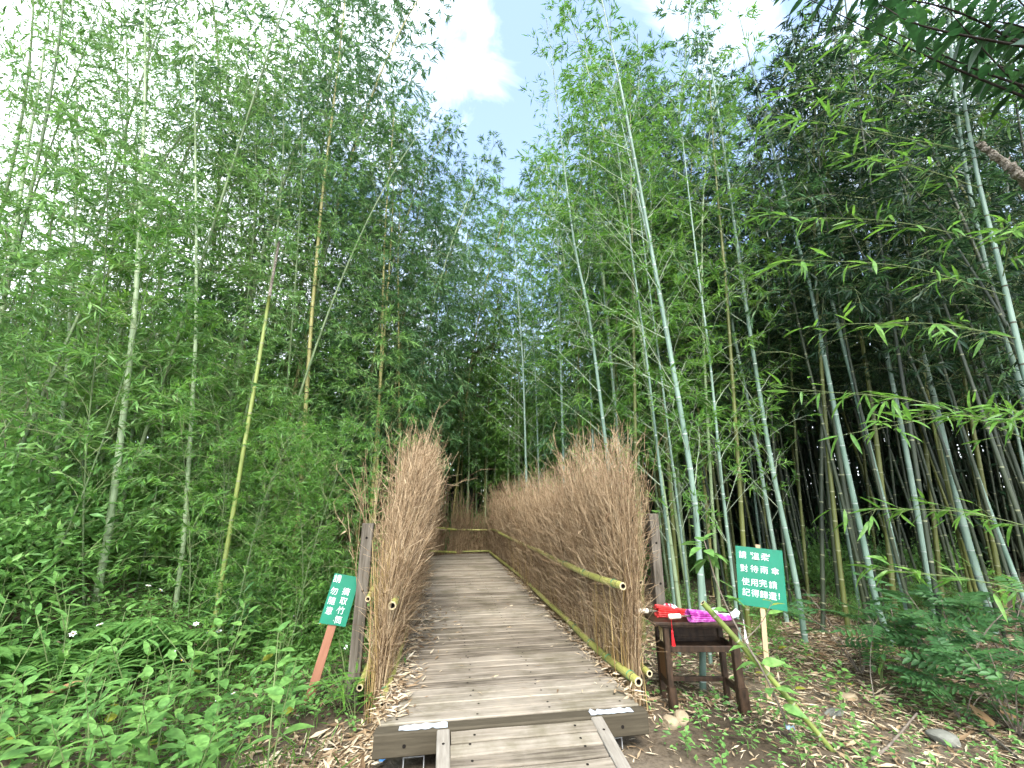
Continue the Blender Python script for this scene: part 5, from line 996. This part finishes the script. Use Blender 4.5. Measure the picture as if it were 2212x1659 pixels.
# ---------------------------------------------------------------- the two signs
def lettering(parent, chars, depth=.0025):
    g = G(); obs = []
    for (ch, x, y, s, rot) in chars:
        cu = bpy.data.curves.new('lettering', 'FONT'); cu.body = ch; cu.size = s; cu.align_x = 'CENTER'; cu.align_y = 'CENTER'; cu.resolution_u = 3
        o = bpy.data.objects.new('lettering', cu); C.objects.link(o); obs.append(o)
    dg = bpy.context.evaluated_depsgraph_get()
    for o, (ch, x, y, s, rot) in zip(obs, chars):
        me = o.evaluated_get(dg).to_mesh(); V = np.array([v.co[:] for v in me.vertices])
        if len(V):
            c, s_ = math.cos(rot), math.sin(rot); V2 = np.column_stack([x + c*V[:, 0] - s_*V[:, 1], np.full(len(V), -depth), y + s_*V[:, 0] + c*V[:, 1]]); b0 = g.n; g.v.append(V2); g.n += len(V)
            for p in me.polygons: g.f.append((np.array([[b0+i for i in p.vertices]]), 0))
        o.evaluated_get(dg).to_mesh_clear()
    for o in obs:
        cu = o.data; bpy.data.objects.remove(o); bpy.data.curves.remove(cu)
    return g.build('lettering', M['white_paint'], parent)
def sign(label, base, face, tilt, back, W_, H_, zc, stake_m, sw, stake_top, chars, shear=0.0):
    b = np.array([base[0], base[1], float(gz(*base))-.05]); t = thing('sign', label, 'sign', tuple(b)); t.rotation_euler = (back, tilt, face)
    g = G(); g.bbox((0, .012, stake_top/2), (sw, .022, stake_top), .003); g.build('stake', stake_m, t)
    g = G(); g.bbox((0, 0, 0), (W_, .006, H_), .001); bd = g.build('board', M['green_board'], t); bd.location = (0, -.0045, zc); bd.rotation_euler = (0, shear, 0)
    lettering(bd, chars, .0045); return t, bd
rj = random.Random(6)
def J(a=.05): return rj.uniform(-a, a)
lc = [('請', -.075, .155, .070, J())]
for i, ch in enumerate('勿隨意'): lc.append((ch, -.070 + .004*i, .055 - .078*i, .066, J()))
for i, ch in enumerate('摘取竹筒'): lc.append((ch, .030 + .002*i, .065 - .075*i, .066, J()))
ls, lb = sign('tilted green board asking visitors not to pick the bamboo, on a reddish stake', (-1.02, 4.19), math.radians(8), math.radians(12), math.radians(-4), .225, .40, .83, M['stake_red'], .072, .98, lc)
for z in (-.085, -.165):
    g = G(); g.tube([(.0, -.004, z), (.0, -.0065, z)], .005, 8); g.build('screw', M['steel'], lb)
rc = []
for r_, (yy, row) in enumerate(((.170, (('請', -.135), ('〝', -.085), ('溫', -.030), ('柔', .045), ('〞', .10))), (.060, (('對', -.130), ('待', -.048), ('雨', .035), ('傘', .118))), (-.055, (('使', -.125), ('用', -.055), ('完', .015), ('請', .098))), (-.145, (('記', -.125), ('得', -.055), ('歸', .015), ('還', .085), ('！', .150))))):
    for ch, xx in row: rc.append((ch, xx + J(.003), yy + J(.004),   .068 if ch not in '〝〞！' else .065, J(.06)))
rs, rb = sign('green board asking users to treat the umbrellas gently, on a pale stake behind the table', (2.80, 3.68), math.radians(-26), math.radians(5.0), math.radians(-3), .385, .50, 1.02, M['stake_pale'], .040, 1.30, rc)
for (xx, zz) in ((-.03, .145), (.01, -.10)):
    g = G(); g.box((xx, -.0052, zz), (.035, .002, .005)); g.build('staple', M['hole_dark'], rb)

# ---------------------------------------------------------------- leaning pole and sapling
a = at(1518, 1302, 3.42); b, _ = onz(1806, 1622, 0.0); b[2] = float(gz(b[0], b[1]))-.03
po = thing('bamboo_pole', 'cut green bamboo pole leaning across the front of the table', 'pole', tuple(b)); m_ = (a+b)/2 + np.array([0, 0, .02])
bamboo_pole([np.zeros(3), (m_-b), a-b], (.017, .021), .24, 12, rng=np.random.default_rng(2), node_off=.15).build('culm', [M['culm_lime'], M['node_olive'], M['bamboo_cut'], M['hole_dark']], po, smooth=True)
rng = np.random.default_rng(17)
b, _ = onz(1716, 1600, 0.0); b[2] = float(gz(b[0], b[1]))
sp = thing('sapling', 'young broadleaf sapling leaning left in front of the table', 'sapling', tuple(b))
PX = [(1716,1600,3.45),(1690,1540,3.40),(1648,1450,3.36),(1600,1370,3.36),(1570,1310,3.38),(1545,1250,3.40),(1528,1190,3.42),(1520,1165,3.42)]
Q = catmull([np.array([0, 0, -.04])] + [at(*p)-b for p in PX[1:]], 5); g = G(); g.tube(Q, np.linspace(.0085, .0035, len(Q)), 7); g.build('stem', M['bark'], sp, smooth=True)
SL = [blade_mesh('leaf', .125, .060, M['leaf_weed'], (0, .10, .28, .52, .78, 1), (.08, .62, 1., .90, .45, 0), dr, .2, .02, .006) for dr in (.15, .35)]
rt = np.array([math.cos(CAM_A), -math.sin(CAM_A), 0])
for k in range(13):
    a_ = k*.72 + rng.normal(0, .2); put_leaf(SL[k % 2], sp, Q[-1] - [0, 0, .012*k], (math.cos(a_), math.sin(a_), .45-.09*k), rng.uniform(1.1, 1.5), rng.normal(0, .2))
for k, (lx_, ly_, dx) in enumerate(((1570,1255,1),(1552,1290,1),(1600,1300,1),(1580,1325,-1),(1620,1345,1),(1600,1395,1),(1635,1425,1),(1625,1432,-1),(1655,1465,1),(1660,1485,-1),(1668,1500,1),(1682,1530,1),(1676,1520,-1),(1640,1400,-1),(1700,1560,1),(1640,1440,1),(1670,1490,1),(1688,1545,1))):
    i = int(np.argmin([abs(topx(q+b)[1]-ly_) for q in Q])); put_leaf(SL[k % 2], sp, Q[i], rt*dx + np.array([rng.normal(0, .3), rng.normal(0, .5) - .3, rng.normal(.1, .25)]), rng.uniform(.9, 1.3), rng.normal(0, .25))
tw = catmull([Q[len(Q)//2-4], at(1645, 1345, 3.36)-b, at(1668, 1300, 3.36)-b], 5); g = G(); g.tube(tw, np.linspace(.0035, .0018, len(tw)), 5); g.build('side_twig', M['bark'], sp)
for k in range(5): put_leaf(OVY if k < 3 else SL[0], sp, tw[-1-k], rt*(1 if k % 2 else -1) + np.array([0, -.2, .35]), rng.uniform(.7, .95), rng.normal(0, .2))
rb_ = thing('ribbon', 'pale blue ribbon tied round the sapling stem near the ground', 'ribbon', tuple(Q[3]+b)); g = G(); th = np.linspace(0, 2*math.pi, 12); 
for k in range(3): g.tube(np.stack([.0105*np.cos(th), .0105*np.sin(th), np.full(12, .008*k-.008)], -1), .0042, 5, caps=False)
g.build('loop', M['pale_blue'], rb_); g = G(); g.tube([(.01, -.01, 0), (.025, -.02, .012), (.032, -.022, -.01)], [.004, .006, .003], 5); g.build('tail', M['pale_blue'], rb_)

# ---------------------------------------------------------------- stones, sticks and scraps
def rock(label, x, y, dims, mat, seed, rz=0.0, name='stone'):
    r = np.random.default_rng(seed); import bmesh
    bm = bmesh.new(); bmesh.ops.create_icosphere(bm, subdivisions=3, radius=.5)
    off = r.normal(0, 1, (7, 3)); off /= np.linalg.norm(off, axis=1)[:, None]; lim = r.uniform(.30, .44, 7)
    for v in bm.verts:
        c = np.array(v.co)
        for o_, l_ in zip(off, lim):
            d_ = c @ o_
            if d_ > l_: c = c - o_*(d_-l_)
        v.co = Vector((c + r.normal(0, .006, 3))*dims)
    me = bpy.data.meshes.new(name); bm.to_mesh(me); bm.free(); me.materials.append(mat); o = link(name, me); o.location = (x, y, float(gz(x, y)) + dims[2]*.22); o.rotation_euler = (r.normal(0, .1), r.normal(0, .1), rz); return tag(o, label, 'stone', 'stones beside the boardwalk')
def pz(x, y): return onz(x, y, .0)[0]
p = pz(1448, 1572); rock('tan stone nearer the boardwalk corner', p[0], p[1], (.15, .12, .10), M['stone'], 1)
p = pz(1475, 1568); rock('rounder tan stone touching the first, further right', p[0], p[1]+.02, (.14, .12, .11), M['stone'], 2, .6)
p = pz(2040, 1605); rock('pale blunt stone among the dry leaves at lower right', p[0], p[1], (.20, .16, .10), M['pale_stone'], 3, -.5)
p = pz(1835, 1505); rock('small tan stone right of the leaning pole', p[0], p[1], (.16, .11, .07), M['stone'], 4)
p = pz(1800, 1535); rock('pale small stone behind the foot of the leaning pole', p[0], p[1], (.17, .10, .035), M['pale_stone'], 5)
def stick(label, pts, r0, mat, group='fallen sticks'):
    P = [pz(x, y) + np.array([0, 0, z]) for x, y, z in pts]; 
    for q in P: q[2] += float(gz(q[0], q[1]))
    b = P[0].copy(); t = thing('stick', label, 'stick', tuple(b), group); g = G(); Q = catmull([q-b for q in P], 5); g.tube(Q, np.linspace(r0, r0*.6, len(Q)), 7); g.build('shaft', mat, t, smooth=True); return t
stick('pale straight stick pointing out of the lower right corner', [(2095, 1562, .03), (2150, 1605, .02), (2205, 1650, .02)], .012, M['dead_wood'])
stick('brown rotten stick at the bottom right of the leaning pole', [(1880, 1650, .02), (1920, 1620, .02), (1985, 1560, .05)], .011, M['bark'])
stick('pale crooked twig standing before the pinnate shrub', [(1890, 1520, .0), (1892, 1500, .22), (1915, 1480, .50)], .005, M['dead_wood'])
stick('thin grey stick lying behind the table legs', [(1560, 1480, .03), (1620, 1450, .05), (1690, 1440, .04)], .007, M['dead_wood'])
stick('pale dry cane lying across the left bank', [(-5, 1395, .10), (40, 1410, .09), (95, 1425, .07)], .009, M['brush'])
stick('long straw-coloured cane lying low in the left weeds', [(85, 1525, .12), (140, 1530, .12), (195, 1545, .10)], .006, M['dry_leaf'])
def curled(label, x, y, z, L_, W_, mat, rz, name='fallen_leaf', cat='leaf', group=None):
    p = pz(x, y); me = blade_mesh(name, L_, W_, mat, droop=-.25, fold=.5, wav=.03); o = link(name, me); o.location = (p[0], p[1], float(gz(p[0], p[1])) + z); o.rotation_euler = (.2, -.1, rz); return tag(o, label, cat, group)
curled('large curled brown leaf lying on the weeds at the lower left', 62, 1610, .16, .26, .11, M['fallen_leaf'], .15)
curled('curled tan leaf in the lower right corner', 2150, 1590, .05, .20, .09, M['fallen_leaf'], 1.2)
curled('second curled tan leaf at the right picture edge', 2195, 1585, .05, .20, .09, M['fallen_leaf'], .8)
p = pz(822, 1648); sc_ = thing('plastic_scrap', 'small blue plastic scrap among the dry leaves left of the ramp', 'litter', (p[0], p[1], float(gz(p[0], p[1])))); g = G(); V = [[0, 0, .004], [.03, .005, .022], [.035, .03, .01], [.012, .035, .028], [-.015, .02, .012], [.014, .018, .032]]; g.add(V, [[0, 1, 5], [1, 2, 5], [2, 3, 5], [3, 4, 5], [4, 0, 5]]); g.build('scrap', M['blue'], sc_)

# vine climbing at the left edge
rng = np.random.default_rng(19); b = at(12, 1000, 4.6); b[2] = float(gz(b[0], b[1]))
vi = thing('vine', 'leafy vine tangled up the left picture edge', 'vine', tuple(b))
for k, pp in enumerate((((15, 1000), (5, 860), (40, 720), (10, 560), (30, 430)), ((30, 990), (60, 850), (50, 700), (95, 560), (120, 420)), ((0, 760), (70, 800), (110, 880), (90, 960)))):
    Q = catmull([at(x, y, 4.6)-b for x, y in pp], 8); g = G(); g.tube(Q + rng.normal(0, .012, Q.shape), .0035, 5); st_ = g.build('stem', M['bark'], vi)
    for i in range(2, len(Q), 1):
        put_leaf(OV[i % 2], vi, Q[i], rng.normal(0, 1, 3)*[1, 1, .4] + [0, -.4, -.1], rng.uniform(.6, 1.1), rng.normal(0, .4))
